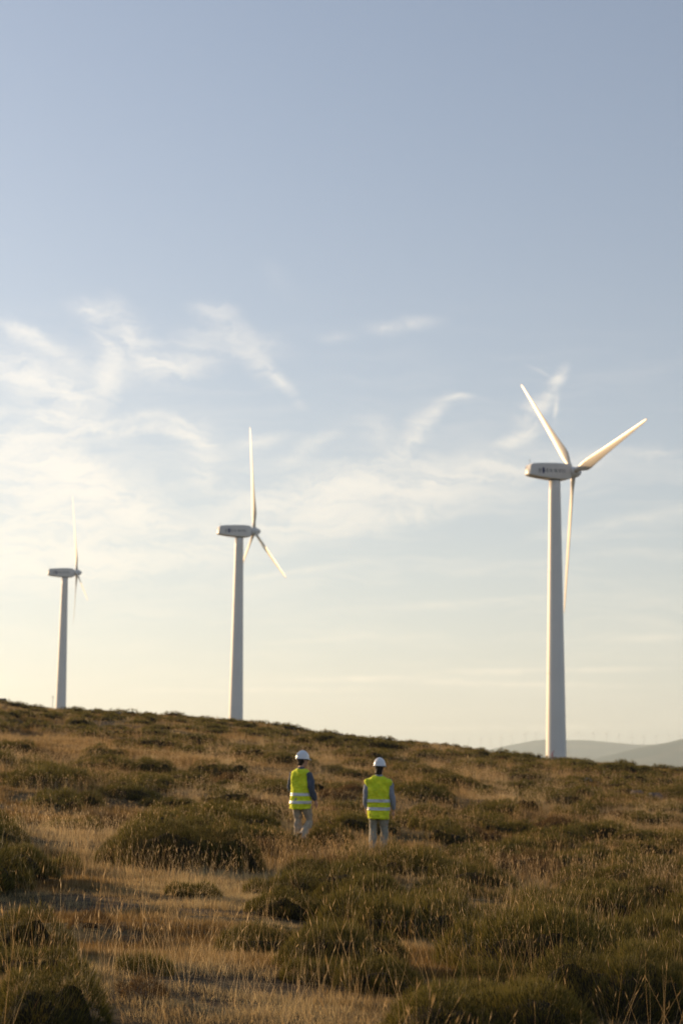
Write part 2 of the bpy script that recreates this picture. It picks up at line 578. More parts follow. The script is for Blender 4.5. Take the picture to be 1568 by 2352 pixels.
# ------------------------------------------------------------------ distant hills
def hill_range(name, line, D, depth, seed, mat):
    us = np.linspace(line[0][0], line[-1][0], 170)
    vs = np.interp(us, [q[0] for q in line], [q[1] for q in line])
    rows = []
    ks = np.linspace(-1, 1, 41)
    for k in ks:
        pts = []
        for u, v in zip(us, vs):
            d = ray(u, v)
            y = D + k * depth
            x = d[0] * D + k * depth * 0.08
            crest = d[2] * D
            base = -151.0
            f = math.cos(k * math.pi / 2) ** 1.3
            pts.append((x, y, base + (crest - base) * f))
        rows.append(pts)
    V = np.array(rows)
    amp = (1 - np.abs(ks))[:, None]
    V[:, :, 2] += (vnoise(V[:, :, 0], V[:, :, 1], 900, seed) - .5) * 50 * np.abs(ks)[:, None] * amp * 2
    V[:, :, 2] += (vnoise(V[:, :, 0], V[:, :, 1], 160, seed + 1) - .5) * 6 * amp
    n, k2 = V.shape[:2]
    idx = np.arange(n * k2).reshape(n, k2)
    f = np.stack([idx[:-1, :-1], idx[:-1, 1:], idx[1:, 1:], idx[1:, :-1]], -1).reshape(-1, 4)
    o = obj(name, mesh_np(name, V.reshape(-1, 3), f, [mat], True))
    return tag(o, kind='structure')


m, b, out = material('distant_hill_scrub')
pos = b.n('ShaderNodeNewGeometry').outputs['Position']
n1 = b.noise(pos, .0016, 8, .6)
n2 = b.noise(pos, .012, 6, .65)
c = b.mix(b.ramp(n1, .44, .58), (.03, .05, .045), (.11, .10, .07))
c = b.mix(b.m('MULTIPLY', n2, .5), c, (.03, .04, .02))
p = b.n('ShaderNodeBsdfPrincipled', {'Base Color': c, 'Roughness': 1.0, 'Specular IOR Level': .0})
b.nt.links.new(p.outputs[0], out.inputs[0])
HILL1 = [(850, 1765), (960, 1752), (1060, 1735), (1117, 1723), (1150, 1716), (1190, 1708), (1225, 1701), (1250, 1699.5),
         (1310, 1700), (1360, 1702), (1410, 1706), (1450, 1710), (1500, 1710), (1568, 1706), (1640, 1700), (1760, 1712), (2000, 1740)]
HILL2 = [(1180, 1795), (1270, 1768), (1340, 1750), (1380, 1738), (1415, 1731), (1450, 1722), (1500, 1711), (1540, 1704), (1568, 1697), (1640, 1690),
         (1760, 1697), (2000, 1735)]
hill_range('distant_hills', HILL1, 15500, 3200, 11, m)
hill_range('near_valley_hills', HILL2, 11000, 2300, 21, m)

# ------------------------------------------------------------------ haze
hz = Shape().box((0, 10200, 85 - 5), (19400, 23800, 500))
m, b, out = material('haze_air')
pv = b.n('ShaderNodeVolumePrincipled', {'Color': (.76, .92, 1.0, 1), 'Density': 6.4e-5, 'Anisotropy': .35})
b.nt.links.new(pv.outputs[0], out.inputs['Volume'])
haze = obj('haze', hz.mesh('haze', [m], False))
tag(haze, kind='stuff', label='thin pale evening haze between the hillside and the far hills')
haze.display_type = 'WIRE'


# ------------------------------------------------------------------ wind turbines
def tower_mesh():
    s = Shape()
    rings = []
    for i in range(25):
        f = i / 24
        z = -1.0 + (TOWER_H + 1.0) * f
        r = 1.93 + (1.03 - 1.93) * f
        rings.append([(r * math.cos(q), r * math.sin(q), z) for q in [2 * math.pi * k / 48 for k in range(48)]])
    s.loft(rings)
    return s.mesh('tower', [M['tower']])


def flange_mesh(z):
    s = Shape()
    f = z / TOWER_H
    r = 1.93 + (1.03 - 1.93) * f
    for dz0, dz1, e in ((-.06, .06, .012),):
        s.loft([[((r + e) * math.cos(q), (r + e) * math.sin(q), z + dz) for q in [2 * math.pi * k / 48 for k in range(48)]]
                for dz in (dz0, dz1)])
    return s.mesh('flange', [M['tower']])


def nacelle_mesh():
    # side profile, x along the axis (hub at x = 3.9), z around hub height
    secs = [(-5.55, -.40, 1.15, .95), (-5.40, -.62, 1.36, 1.12), (-4.8, -.82, 1.50, 1.25), (-3.2, -1.06, 1.60, 1.30), (-1.2, -1.30, 1.68, 1.32),
            (.6, -1.40, 1.68, 1.32), (2.0, -1.34, 1.60, 1.28), (2.7, -1.18, 1.42, 1.15), (3.0, -1.0, 1.15, .95)]
    rings = []
    for x, z0, z1, w in secs:
        zc, hz_ = (z0 + z1) / 2, (z1 - z0) / 2
        ring = []
        for k in range(40):
            q = 2 * math.pi * k / 40
            cx, sz = math.cos(q), math.sin(q)
            e = 0.14
            ring.append((x + (0.22 * sz if x < -5 else 0), w * math.copysign(abs(cx) ** e, cx), zc + hz_ * math.copysign(abs(sz) ** e, sz)))
        rings.append(ring)
    s = Shape().loft(rings)
    me = s.mesh('nacelle', [M['nacelle']])
    return me


def hub_mesh():
    s = Shape()
    prof = [(3.02, .80), (3.1, .92), (3.6, 1.02), (4.3, 1.02), (4.75, .90), (5.15, .66), (5.45, .38), (5.6, .12), (5.63, .02)]
    s.loft([[(x, r * math.cos(q), r * math.sin(q)) for q in [2 * math.pi * k / 32 for k in range(32)]] for x, r in prof])
    return s.mesh('hub', [M['nacelle']])


BLADE_L = 26.9


def blade_mesh():
    """blade along +Z, chord along Y, rotor axis +X; root at the hub centre"""
    secs = [  # r, chord, thickness, twist deg, chord offset
        (.7, .86, .86, 0, 0), (1.6, .86, .84, 0, 0), (2.3, 1.05, .74, 16, .06), (3.2, 1.5, .6, 19, .16), (4.3, 1.95, .50, 17, .28),
        (5.6, 2.02, .42, 14, .30), (8, 1.78, .33, 10, .26), (12, 1.45, .24, 6, .2), (16, 1.16, .18, 3.5, .15), (20, .90, .135, 1.5, .11),
        (23, .70, .10, .5, .08), (25, .52, .075, 0, .06), (25.9, .33, .05, 0, .04), (26.2, .12, .03, 0, .02)]
    rings = []
    for r, c, th, tw, off in secs:
        r = r * 1.025
        ring = []
        for k in range(24):
            q = 2 * math.pi * k / 24
            yy = .5 * c * math.cos(q)
            f = 0 if r < 2 else 1
            xx = .5 * th * math.sin(q) * (1 - .35 * f * (math.cos(q) < 0) * abs(math.cos(q)) ** 1.5)
            yy = yy - off
            a = R(tw + 2)
            ring.append((xx * math.cos(a) - yy * math.sin(a) + r * math.sin(R(.6)), xx * math.sin(a) + yy * math.cos(a), r))
        rings.append(ring)
    return Shape().loft(rings).mesh('blade', [M['blade']])


def bevel_plate(c, s):
    return Shape().box(c, s)


tower_me, nac_me, hub_me, blade_me = tower_mesh(), nacelle_mesh(), hub_mesh(), blade_mesh()
flange_mes = [flange_mesh(z) for z in (18.0, 36.5, 53.3)]


def lettering_meshes():
    """the blurred print on the nacelle's side: a pale emblem, a dark blue square mark and a row of grey strokes"""
    out_ = []
    y = -1.322
    em = Shape()
    for i in range(3):
        em.box((-3.95 + .20 * i, y, .18 + .05 * (i - 1)), (.10, .02, .95 - .18 * i))
    out_.append(('emblem', em, M['grey_print']))
    out_.append(('blue_mark', Shape().box((-3.05, y - .001, .18), (.42, .02, 1.05)).box((-2.78, y - .001, .18), (.10, .018, .5)), M['blue_print']))
    ln = Shape()
    rr = random.Random(4)
    x = -2.4
    while x < 1.5:
        w = rr.choice((.10, .14, .3, .34))
        if w < .2:
            ln.box((x, y, .18), (w * .8, .018, .62))
        else:
            for dz in (-.26, 0, .26):
                if rr.random() < .8:
                    ln.box((x + .05, y, .18 + dz), (w * .7, .018, .10))
            ln.box((x - w * .32, y, .18), (.09, .019, .62))
        x += w + .12
    out_.append(('lettering', ln, M['grey_print']))
    return [(n, s.mesh(n, [mm], False)) for n, s, mm in out_]


letters = lettering_meshes()


def build_turbine(base, az_deg, rotor_deg, tilt, label):
    # az: compass direction of the rotor axis, clockwise from +Y
    root = empty('wind_turbine', base, R(90 - az_deg))
    tag(root, label, 'wind turbine', 'white three bladed wind turbines standing behind the hill crest')
    tw = obj('tower', tower_me, root)
    for fm_ in flange_mes[:2]:
        obj('flange', fm_, tw)
    nac = obj('nacelle', nac_me, root)
    nac.location = (0, 0, TOWER_H + 1.40)
    nac.rotation_euler = (0, R(-2.0), 0)
    for n_, me_ in letters:
        obj(n_, me_, nac)
    # yaw bearing, roof mast and vent under and on the nacelle
    yb = Shape().tube([(0, 0, -1.50), (0, 0, -1.22)], 1.12, 32)
    obj('yaw_bearing', yb.mesh('yaw_bearing', [M['dark_metal']]), nac)
    ms = Shape().tube([(-4.9, .4, 1.45), (-4.9, .4, 2.35)], .03, 6).tube([(-4.9, .1, 2.3), (-4.9, .7, 2.3)], .025, 6)
    obj('wind_vane', ms.mesh('wind_vane', [M['dark_metal']]), nac)
    hb = obj('hub', hub_me, root)
    hb.location = nac.location
    hb.rotation_euler = (0, R(-tilt), 0)
    base_m = Matrix.Translation(nac.location) @ Matrix.Rotation(R(-tilt), 4, 'Y') @ Matrix.Translation((3.95, 0, 0))
    for k in range(3):
        bl = obj('blade', blade_me, root)
        # seen from behind the nacelle (looking along +X) clockwise = from +Z towards -Y
        bl.matrix_local = base_m @ Matrix.Rotation(R(rotor_deg + 120 * k), 4, 'X')
        if k == 0:
            pass
    return root


# clockwise as seen from the camera (which looks along +X-ish of the turbine): +Z -> right of the view = -Y local
tr = build_turbine(BASES[0], 68.0, 78.0, 5.0, 'large white wind turbine at right, nearest of the three, one blade hanging straight down')
tm = build_turbine(BASES[1], 70.7, 1.2, 4.5, 'middle white wind turbine, one blade up and one passing behind its own tower')
tl = build_turbine(BASES[2], 75.8, -5.0, 5.0, 'smallest and farthest of the three white turbines, at the left edge of the hill')
# warning sticker and small red marks by the door of the nearest tower
s = Shape()
for (a, z, w, h) in ((-118, 3.4, .16, .7), (-113, 2.8, .12, .5), (-120, 2.3, .2, .25), (-110, 3.9, .1, .3)):
    r = 1.93 - .9 * z / TOWER_H + .02
    q = R(a)
    s.box((r * math.cos(q), r * math.sin(q), z), (w, w * .6, h))
sg = obj('warning_marks', s.mesh('warning_marks', [M['red_print']], False), tr)
sg.rotation_euler = (0, 0, R(-(90 - 68.0)))

# ------------------------------------------------------------------ tiny turbines on the far ridge
def far_turbine_mesh(rot):
    s = Shape()
    s.tube([(0, 0, -12), (0, 0, 66)], [2.6, 1.4], 8)
    s.box((0, 1.5, 67), (3.2, 10, 3.2))
    for k in range(3):
        a = R(rot + 120 * k)
        s.tube([(0, -4, 67), (math.sin(a) * 12, -4, 67 + math.cos(a) * 12), (math.sin(a) * 36, -4, 67 + math.cos(a) * 36)],
               [(1.1, .8), (1.6, .5), (.4, .2)], 6)
    return s.mesh('far_turbine', [M['tower']])


far_mes = [far_turbine_mesh(a) for a in (0, 25, 50, 80)]
FAR_U = [1041, 1075.5, 1104, 1127, 1150.5, 1174, 1206, 1230, 1328, 1362, 1392, 1420, 1451, 1477, 1506, 1536, 1560]
ordinals = ['leftmost', 'second', 'third', 'fourth', 'fifth', 'sixth', 'seventh', 'eighth', 'ninth', 'tenth', 'eleventh', 'twelfth',
            'thirteenth', 'fourteenth', 'fifteenth', 'sixteenth', 'rightmost']
for i, u in enumerate(FAR_U):
    vb = np.interp(u, [q[0] for q in HILL1], [q[1] for q in HILL1])
    D = 15600 + 60 * math.sin(i * 2.1)
    vb = min(vb, 1716 if u < 1150 else 1712)
    pz = at(u, vb, D)
    o = obj('distant_wind_turbine', far_mes[i % 4], loc=tuple(pz))
    o.rotation_euler = (0, 0, R(-35))
    if i in (0, 16):
        lab = 'tiny hazy wind turbine on the far ridge, the %s of the row' % ordinals[i]
    else:
        lab = 'tiny hazy wind turbine on the far ridge, %s from the left in the row' % ordinals[i]
    tag(o, lab, 'wind turbine', 'tiny wind turbines in a row on the far ridge')

# thin mast left of the farthest turbine
pm = at(121, 1634, 300)
s = Shape().tube([(0, 0, -3), (0, 0, 2.6)], [.05, .03], 8).tube([(-.25, 0, 2.3), (.25, 0, 2.3)], .02, 6)
o = obj('thin_mast', s.mesh('thin_mast', [M['dark_metal']]), loc=tuple(pm))
tag(o, 'thin dark pole on the hill crest just left of the farthest turbine', 'pole')


# ------------------------------------------------------------------ people
def remesh(name, shape, voxel, mats, wrinkle=0.0, wscale=.09, smooth_it=4, ratio=1.0, seed=0):
    me = mesh_np(name + '_raw', shape.v, shape.f)
    o = bpy.data.objects.new('raw', me)
    scene.collection.objects.link(o)
    md = o.modifiers.new('r', 'REMESH'); md.mode = 'VOXEL'; md.voxel_size = voxel; md.adaptivity = 0
    sm = o.modifiers.new('s', 'SMOOTH'); sm.factor = .5; sm.iterations = smooth_it
    if ratio < 1:
        dc = o.modifiers.new('d', 'DECIMATE'); dc.ratio = ratio
    dg = bpy.context.evaluated_depsgraph_get()
    ev = o.evaluated_get(dg)
    res = bpy.data.meshes.new_from_object(ev, depsgraph=dg)
    bpy.data.objects.remove(o)
    res.name = name
    n = len(res.vertices)
    if wrinkle and n:
        co = np.empty(n * 3, np.float32); res.vertices.foreach_get('co', co); co = co.reshape(-1, 3)
        no = np.empty(n * 3, np.float32); res.vertices.foreach_get('normal', no); no = no.reshape(-1, 3)
        w = vnoise(co[:, 0] * 1.7 + co[:, 1] * .9 + co[:, 2] * .5, co[:, 2] * .8 - co[:, 0] * .4, wscale, seed) - .5
        w2 = vnoise(co[:, 0] * 1.5 - co[:, 1], co[:, 2] * 2.6, wscale * .5, seed + 5) - .5
        co += no * (w * wrinkle + w2 * wrinkle * .5)[:, None]
        res.vertices.foreach_set('co', co.ravel())
    res.materials.clear()
    for m_ in mats:
        res.materials.append(m_)
    res.polygons.foreach_set('use_smooth', np.ones(len(res.polygons), dtype=bool))
    return res


def smooth_path(pts, rads, k=4):
    P_, R_ = [], []
    for i in range(len(pts) - 1):
        a, b_ = Vector(pts[i]), Vector(pts[i + 1])
        p0 = Vector(pts[max(i - 1, 0)]); p3 = Vector(pts[min(i + 2, len(pts) - 1)])
        for j in range(k):
            t = j / k
            v = 0.5 * ((2 * a) + (b_ - p0) * t + (2 * p0 - 5 * a + 4 * b_ - p3) * t * t + (3 * a - p0 - 3 * b_ + p3) * t ** 3)
            P_.append(v)
            ra, rb = rads[i], rads[i + 1]
            P_t = lambda x, y: x + (y - x) * (t * t * (3 - 2 * t))
            if isinstance(ra, tuple):
                R_.append((P_t(ra[0], rb[0]), P_t(ra[1], rb[1])))
            else:
                R_.append(P_t(ra, rb))
    P_.append(Vector(pts[-1])); R_.append(rads[-1])
    return P_, R_


def torso_rings(rows, n=28, power=.85):
    """rows: z, cx, cy, half width, half depth"""
    rings = []
    for z, cx, cy, hx, hy in rows:
        ring = []
        for k in range(n):
            q = 2 * math.pi * k / n
            c_, s_ = math.cos(q), math.sin(q)
            ring.append((cx + hx * math.copysign(abs(c_) ** power, c_), cy + hy * math.copysign(abs(s_) ** power, s_), z))
        rings.append(ring)
    return rings


def interp_rows(rows, zs):
    A = np.array(rows)
    o = np.argsort(A[:, 0])
    A = A[o]
    return [(z, *[float(np.interp(z, A[:, 0], A[:, k])) for k in range(1, 5)]) for z in zs]


def hand(s, wrist, dirv, palm_n, thumb_side, curl=.5):
    """palm and five separate bent fingers"""
    w = Vector(wrist); d = Vector(dirv).normalized(); nrm = Vector(palm_n).normalized()
    side = d.cross(nrm).normalized() * thumb_side       # towards the thumb
    nrm = side.cross(d).normalized() * thumb_side
    if nrm.dot(Vector(palm_n)) < 0:
        nrm = -nrm
    palm_end = w + d * .095
    s.tube([w - d * .03, w, w + d * .04, w + d * .08, palm_end], [(.024, .02), (.027, .019), (.040, .018), (.043, .016), (.036, .012)], 14,
           flat=tuple(nrm))
    lens = (.072, .080, .074, .058)
    for i, L in enumerate(lens):
        off = side * (.033 - .022 * i)
        p = w + d * .075 + off
        cur = d.copy()
        pts, rr = [p], [.0095]
        for j, seg in enumerate((.030, L * .42, L * .33, L * .25)):
            p = p + cur * seg
            pts.append(p); rr.append(.0092 - .0009 * j)
            cur = (cur + nrm * curl * (.35 + .1 * i)).normalized()
        s.tube(pts, rr, 8)
    p = w + d * .025 + side * .022
    cur = (d * .65 + side * .65 + nrm * .3).normalized()
    pts, rr = [p], [.012]
    for j, seg in enumerate((.035, .032, .027)):
        p = p + cur * seg
        pts.append(p); rr.append(.0112 - .001 * j)
        cur = (cur + d * .45 + nrm * .15).normalized()
    s.tube(pts, rr, 8)


def person(loc, yaw, spec, label):
    root = empty('person', loc, yaw)
    tag(root, label, 'person', 'two people in hard hats and yellow safety vests')
    A = spec
    hx, hy_ = A['head_c'][0], A['head_c'][1]
    # --- body (skin): one continuous surface
    s = Shape()
    tors = [(.86, 0, 0, .10, .09), (.93, 0, 0, .165, .115), (1.0, 0, 0, .158, .11), (1.10, 0, 0, .135, .095), (1.22, 0, 0, .150, .105),
            (1.34, 0, 0, .170, .115), (1.43, 0, -.005, .170, .10), (1.49, 0, -.01, .13, .075), (1.53, 0, 0, .065, .06)]
    s.loft(torso_rings(tors, 24))
    s.tube([(0, -.012, 1.47), (0, -.005, 1.55), (hx * .6, hy_ * .6, 1.62)], [(.062, .06), (.056, .056), (.055, .055)], 16)
    hc = Vector((hx, hy_, 1.705))
    hy = A['head_yaw']
    Mh = Matrix.Translation(hc) @ Matrix.Rotation(hy, 4, 'Z')

    def H(*p):
        return tuple(Mh @ Vector(p))
    head = Shape()
    rows = [(-.125, .050, .028, .034), (-.108, .040, .045, .058), (-.08, .022, .058, .074), (-.04, .008, .068, .088), (0, 0, .074, .097),
            (.04, -.004, .076, .099), (.075, -.008, .068, .088), (.10, -.008, .048, .064), (.115, -.008, .02, .03)]
    rings = []
    for z, cy, rx, ry in rows:
        rings.append([H(rx * math.cos(q), cy + ry * math.sin(q), z) for q in [2 * math.pi * k / 24 for k in range(24)]])
    head.loft(rings)
    s.v, s.f = s.v, s.f
    s.add(head.v, head.f)
    # nose, brow, ears
    s.tube([H(0, .088, .022), H(0, .103, -.008), H(0, .112, -.028), H(0, .098, -.040)], [.009, .012, .015, .012], 8)
    for sd in (-1, 1):
        s.tube([H(sd * .076, -.012, .024), H(sd * .084, -.018, .008), H(sd * .082, -.010, -.022)], [.008, .014, .007], 8)
    for sd, key in ((-1, 'arm_l'), (1, 'arm_r')):
        pts, rr = smooth_path(A[key], [.056, .044, .043, .036, .024], 3)
        s.tube(pts, rr, 14)
        wv = Vector(A[key][-1]) - Vector(A[key][-2])
        hd = A['hand_l' if sd < 0 else 'hand_r']
        hand(s, A[key][-1], hd, (-sd, .15, 0), A['thumb_l' if sd < 0 else 'thumb_r'], .5)
    for sd, key in ((-1, 'leg_l'), (1, 'leg_r')):
        pts, rr = smooth_path(A[key], [.088, .080, .056, .054, .036], 3)
        s.tube(pts, rr, 16)
        an = Vector(A[key][-1]); td = Vector(A['toe_l' if sd < 0 else 'toe_r'])
        s.tube([an + Vector((0, 0, .03)), an - td * .03 - Vector((0, 0, .04)), an + td * .06 - Vector((0, 0, .055)), an + td * .15 - Vector((0, 0, .065))],
               [.034, .036, .034, .022], 10)
    body = obj('body', remesh('body', s, .0062, [M['skin']], ratio=.45, smooth_it=2), root)
    for sd in (-1, 1):
        e = Shape().ell(H(sd * .032, .083, .018), (.012, .009, .009), 12, 8)
        obj('eye', e.mesh('eye', [M['eye']]), body)
        e = Shape().ell(H(sd * .032, .0905, .018), (.0045, .0028, .0045), 10, 6)
        obj('pupil', e.mesh('pupil', [M['glass_frame']]), body)
    obj('mouth', Shape().ell(H(0, .083, -.070), (.024, .007, .006), 12, 6).mesh('mouth', [M['lip']]), body)
    # --- hair
    h = Shape()
    rows = [(-.105, -.052, .052, .036), (-.085, -.050, .064, .046), (-.065, -.046, .062, .052), (-.035, -.034, .078, .068), (0, -.020, .084, .086), (.035, -.006, .086, .100),
            (.07, -.004, .078, .092), (.10, -.006, .055, .066), (.122, -.006, .02, .025)]
    if A['hair_long']:
        rows = [(-.135, -.058, .050, .036), (-.11, -.056, .074, .054)] + [(z, cy, rx + .006, ry + .008) for z, cy, rx, ry in rows[2:]]
    h.loft([[H(rx * math.cos(q), cy + ry * math.sin(q), z) for q in [2 * math.pi * k / 24 for k in range(24)]] for z, cy, rx, ry in rows])
    hair_me = remesh('hair', h, .009, [M['hair']], .026, .035, 1, seed=3)
    obj('hair', hair_me, root)
    # --- hard hat: shell, brim and peak, centre rib
    tilt = Matrix.Rotation(R(A['hat_tilt']), 4, 'X')
    Mt = Mh @ Matrix.Translation((0, -.004, .040)) @ tilt

    def T(*p):
        return tuple(Mt @ Vector(p))
    sh = Shape()
    rings = []
    for i in range(15):
        a = (math.pi / 2) * i / 14
        r = math.cos(a) ** .86 if i < 14 else 0.03
        rings.append([T(.116 * r * math.cos(q) * (1 + .0), .140 * r * math.sin(q), .155 * math.sin(a) ** 1.05)
                      for q in [2 * math.pi * k / 40 for k in range(40)]])
    sh.loft(rings)
    # brim with longer peak at the front
    br_o, br_i, br_o2, br_i2 = [], [], [], []
    for k in range(40):
        q = 2 * math.pi * k / 40
        pk = max(0, math.sin(q)) ** 3
        w = .014 + .045 * pk
        br_i.append(T(.113 * math.cos(q), .137 * math.sin(q), .006)); br_i2.append(T(.113 * math.cos(q), .137 * math.sin(q), -.004))
        br_o.append(T((.116 + w) * math.cos(q), (.140 + w) * math.sin(q), -.006 - .014 * pk))
        br_o2.append(T((.116 + w) * math.cos(q), (.140 + w) * math.sin(q), -.012 - .014 * pk))
    hat = obj('hard_hat', sh.mesh('hard_hat', [M['helmet']]), root)
    bm_ = Shape().loft([br_i, br_o, br_o2, br_i2, br_i], cap=False)
    obj('brim', bm_.mesh('brim', [M['helmet']]), hat)
    for xo, wd in ((0, .010), (-.035, .005), (.035, .005)):
        rib = []
        rad = []
        for i in range(15):
            a = math.pi * (.10 + .80 * i / 14)
            cc = math.sqrt(max(0, 1 - (xo / .116) ** 2))
            rib.append(T(xo, .140 * cc * math.cos(a), .155 * math.sin(a) * cc + .001)); rad.append(wd)
        obj('rib', Shape().tube(rib, rad, 8).mesh('rib', [M['helmet']]), hat)
    obj('harness_band', Shape().loft([[T(.105 * math.cos(q), .125 * math.sin(q), z) for q in [2 * math.pi * k / 32 for k in range(32)]]
                                      for z in (-.022, .004)]).mesh('harness_band', [M['dark_metal']]), hat)
    if A['glasses']:
        g = Shape()
        for sd in (-1, 1):
            ring = [H(sd * .034 + .024 * math.cos(q), .108, .014 + .019 * math.sin(q)) for q in [2 * math.pi * k / 16 for k in range(17)]]
            g.tube(ring, .0022, 6)
            g.tube([H(sd * .058, .107, .02), H(sd * .080, .06, .022), H(sd * .082, -.01, .018)], .0025, 6)
        g.tube([H(-.010, .109, .018), H(.010, .109, .018)], .002, 6)
        obj('spectacles', g.mesh('spectacles', [M['glass_frame']]), root)
    # --- trousers
    t = Shape()
    t.loft(torso_rings([(.80, 0, 0, .10, .085), (.86, 0, 0, .165, .125), (.93, 0, -.005, .182, .135), (1.0, 0, 0, .172, .125), (1.08, 0, 0, .158, .115)], 28))
    for key in ('leg_l', 'leg_r'):
        pts, rr = smooth_path(A[key], [.105, .098, .076, .076, .070], 4)
        t.tube(pts, rr, 18)
    tro = obj('trousers', remesh('trousers', t, .011, [A['trousers']], .030, .10, 3, seed=A['seed']), root)
    # --- shirt
    t = Shape()
    rows = [(1.0, 0, 0, .175, .125), (1.10, 0, 0, .165, .12), (1.22, 0, 0, .170, .122), (1.34, 0, 0, .182, .128), (1.43, 0, -.005, .185, .115),
            (1.49, 0, -.01, .145, .09), (1.535, 0, -.004, .078, .072)]
    t.loft(torso_rings(rows, 28))
    for key in ('arm_l', 'arm_r'):
        pa = [Vector(q) for q in A[key]]
        pa[-1] = pa[-2].lerp(pa[-1], .90)
        pts, rr = smooth_path(pa, [.080, .071, .063, .056, .041], 4)
        t.tube(pts, rr, 16)
    obj('shirt', remesh('shirt', t, .0105, [A['shirt']], .024, .07, 3, seed=A['seed'] + 2), root)
    col = Shape().loft([[(hx * .2 + rx * math.cos(q), -.006 + ry * math.sin(q), z) for q in [2 * math.pi * k / 24 for k in range(24)]]
                        for z, rx, ry in ((1.505, .088, .085), (1.53, .080, .076), (1.575, .070, .068), (1.572, .060, .058))], cap=False)
    obj('collar', col.mesh('collar', [A['shirt']]), root)
    # --- vest
    V_ = A['vest_rows']
    zs = np.linspace(V_[0][0], V_[-1][0], 40)
    rows = interp_rows(V_, zs)
    v = Shape()
    v.loft(torso_rings(rows, 40, .78))
    vest = obj('safety_vest', remesh('safety_vest', v, .011, [M['vest']], .034, .13, 3, seed=A['seed'] + 7), root)
    co = np.empty(len(vest.data.vertices) * 3, np.float32)
    vest.data.vertices.foreach_get('co', co); co = co.reshape(-1, 3)
    for zc in A['tape']:
        # band that follows the vest surface: for each angle the farthest vest vertex in the slice, plus 4 mm
        rings = []
        for z in np.linspace(zc - .029, zc + .029, 5):
            sel = co[np.abs(co[:, 2] - z) < .012]
            ang = np.arctan2(sel[:, 1] / .15, sel[:, 0] / .22)
            ring = []
            for k in range(48):
                q = 2 * math.pi * k / 48
                dd = np.abs((ang - q + math.pi) % (2 * math.pi) - math.pi)
                near = sel[dd < .16]
                rad = np.hypot(near[:, 0], near[:, 1])
                i = int(np.argmin(dd)) if len(near) == 0 else None
                p = sel[i] if i is not None else near[int(np.argmin(dd[dd < .16]))]
                l = math.hypot(p[0], p[1])
                rmax = max(l, float(rad.mean()) if len(near) else l)
                f = (rmax + .006) / l
                ring.append((float(p[0]) * f, float(p[1]) * f, float(z)))
            rings.append(ring)
        obj('reflective_stripe', Shape().loft(rings, cap=False).mesh('reflective_stripe', [M['tape']]), vest)
    # neck binding of the vest
    # --- boots
    for key, tk in (('leg_l', 'toe_l'), ('leg_r', 'toe_r')):
        an = Vector(A[key][-1]); td = Vector(A[tk])
        bt = Shape()
        bt.tube([an + Vector((0, 0, .11)), an + Vector((0, 0, .03)), an - Vector((0, 0, .03))], [.052, .050, .052], 14)
        bt.tube([an - td * .075 - Vector((0, 0, .045)), an - td * .03 - Vector((0, 0, .035)), an + td * .06 - Vector((0, 0, .042)),
                 an + td * .14 - Vector((0, 0, .052)), an + td * .20 - Vector((0, 0, .058))],
                [(.036, .034), (.045, .045), (.048, .040), (.050, .030), (.030, .018)], 14, flat=(0, 0, 1))
        obj('boot', remesh('boot', bt, .008, [M['shoe']], .004, .04, 2), root)
    return root


SPEC_A = dict(
    head_c=(.015, .03), head_yaw=R(-32), hair_long=False, glasses=True, hat_tilt=-3, seed=3,
    arm_l=[(-.165, -.01, 1.445), (-.215, -.01, 1.33), (-.240, .0, 1.165), (-.205, .11, 1.08), (-.13, .20, 1.03)],
    arm_r=[(.175, -.01, 1.445), (.232, -.02, 1.33), (.262, -.03, 1.17), (.275, .035, 1.03), (.272, .115, .915)],
    hand_l=(.55, .7, -.2), hand_r=(.05, .45, -.85), thumb_l=1, thumb_r=-1,
    leg_l=[(-.092, 0, .90), (-.100, .045, .72), (-.105, .09, .50), (-.105, .09, .30), (-.105, .10, .09)],
    leg_r=[(.095, 0, .90), (.105, .085, .72), (.11, .16, .51), (.10, .02, .32), (.09, -.17, .17)],
    toe_l=(-.1, .99, 0), toe_r=(.1, .97, -.2),
    vest_rows=[(.745, 0, 0, .225, .165), (.85, 0, 0, .222, .165), (.98, 0, 0, .214, .155), (1.10, 0, 0, .208, .150), (1.25, 0, 0, .205, .148),
               (1.36, 0, 0, .205, .150), (1.43, 0, -.005, .205, .148), (1.48, 0, -.01, .180, .132), (1.515, 0, -.008, .138, .108), (1.54, 0, -.005, .095, .084)],
    tape=(.880, 1.035), trousers=M['khaki'], shirt=M['shirt_dark'])
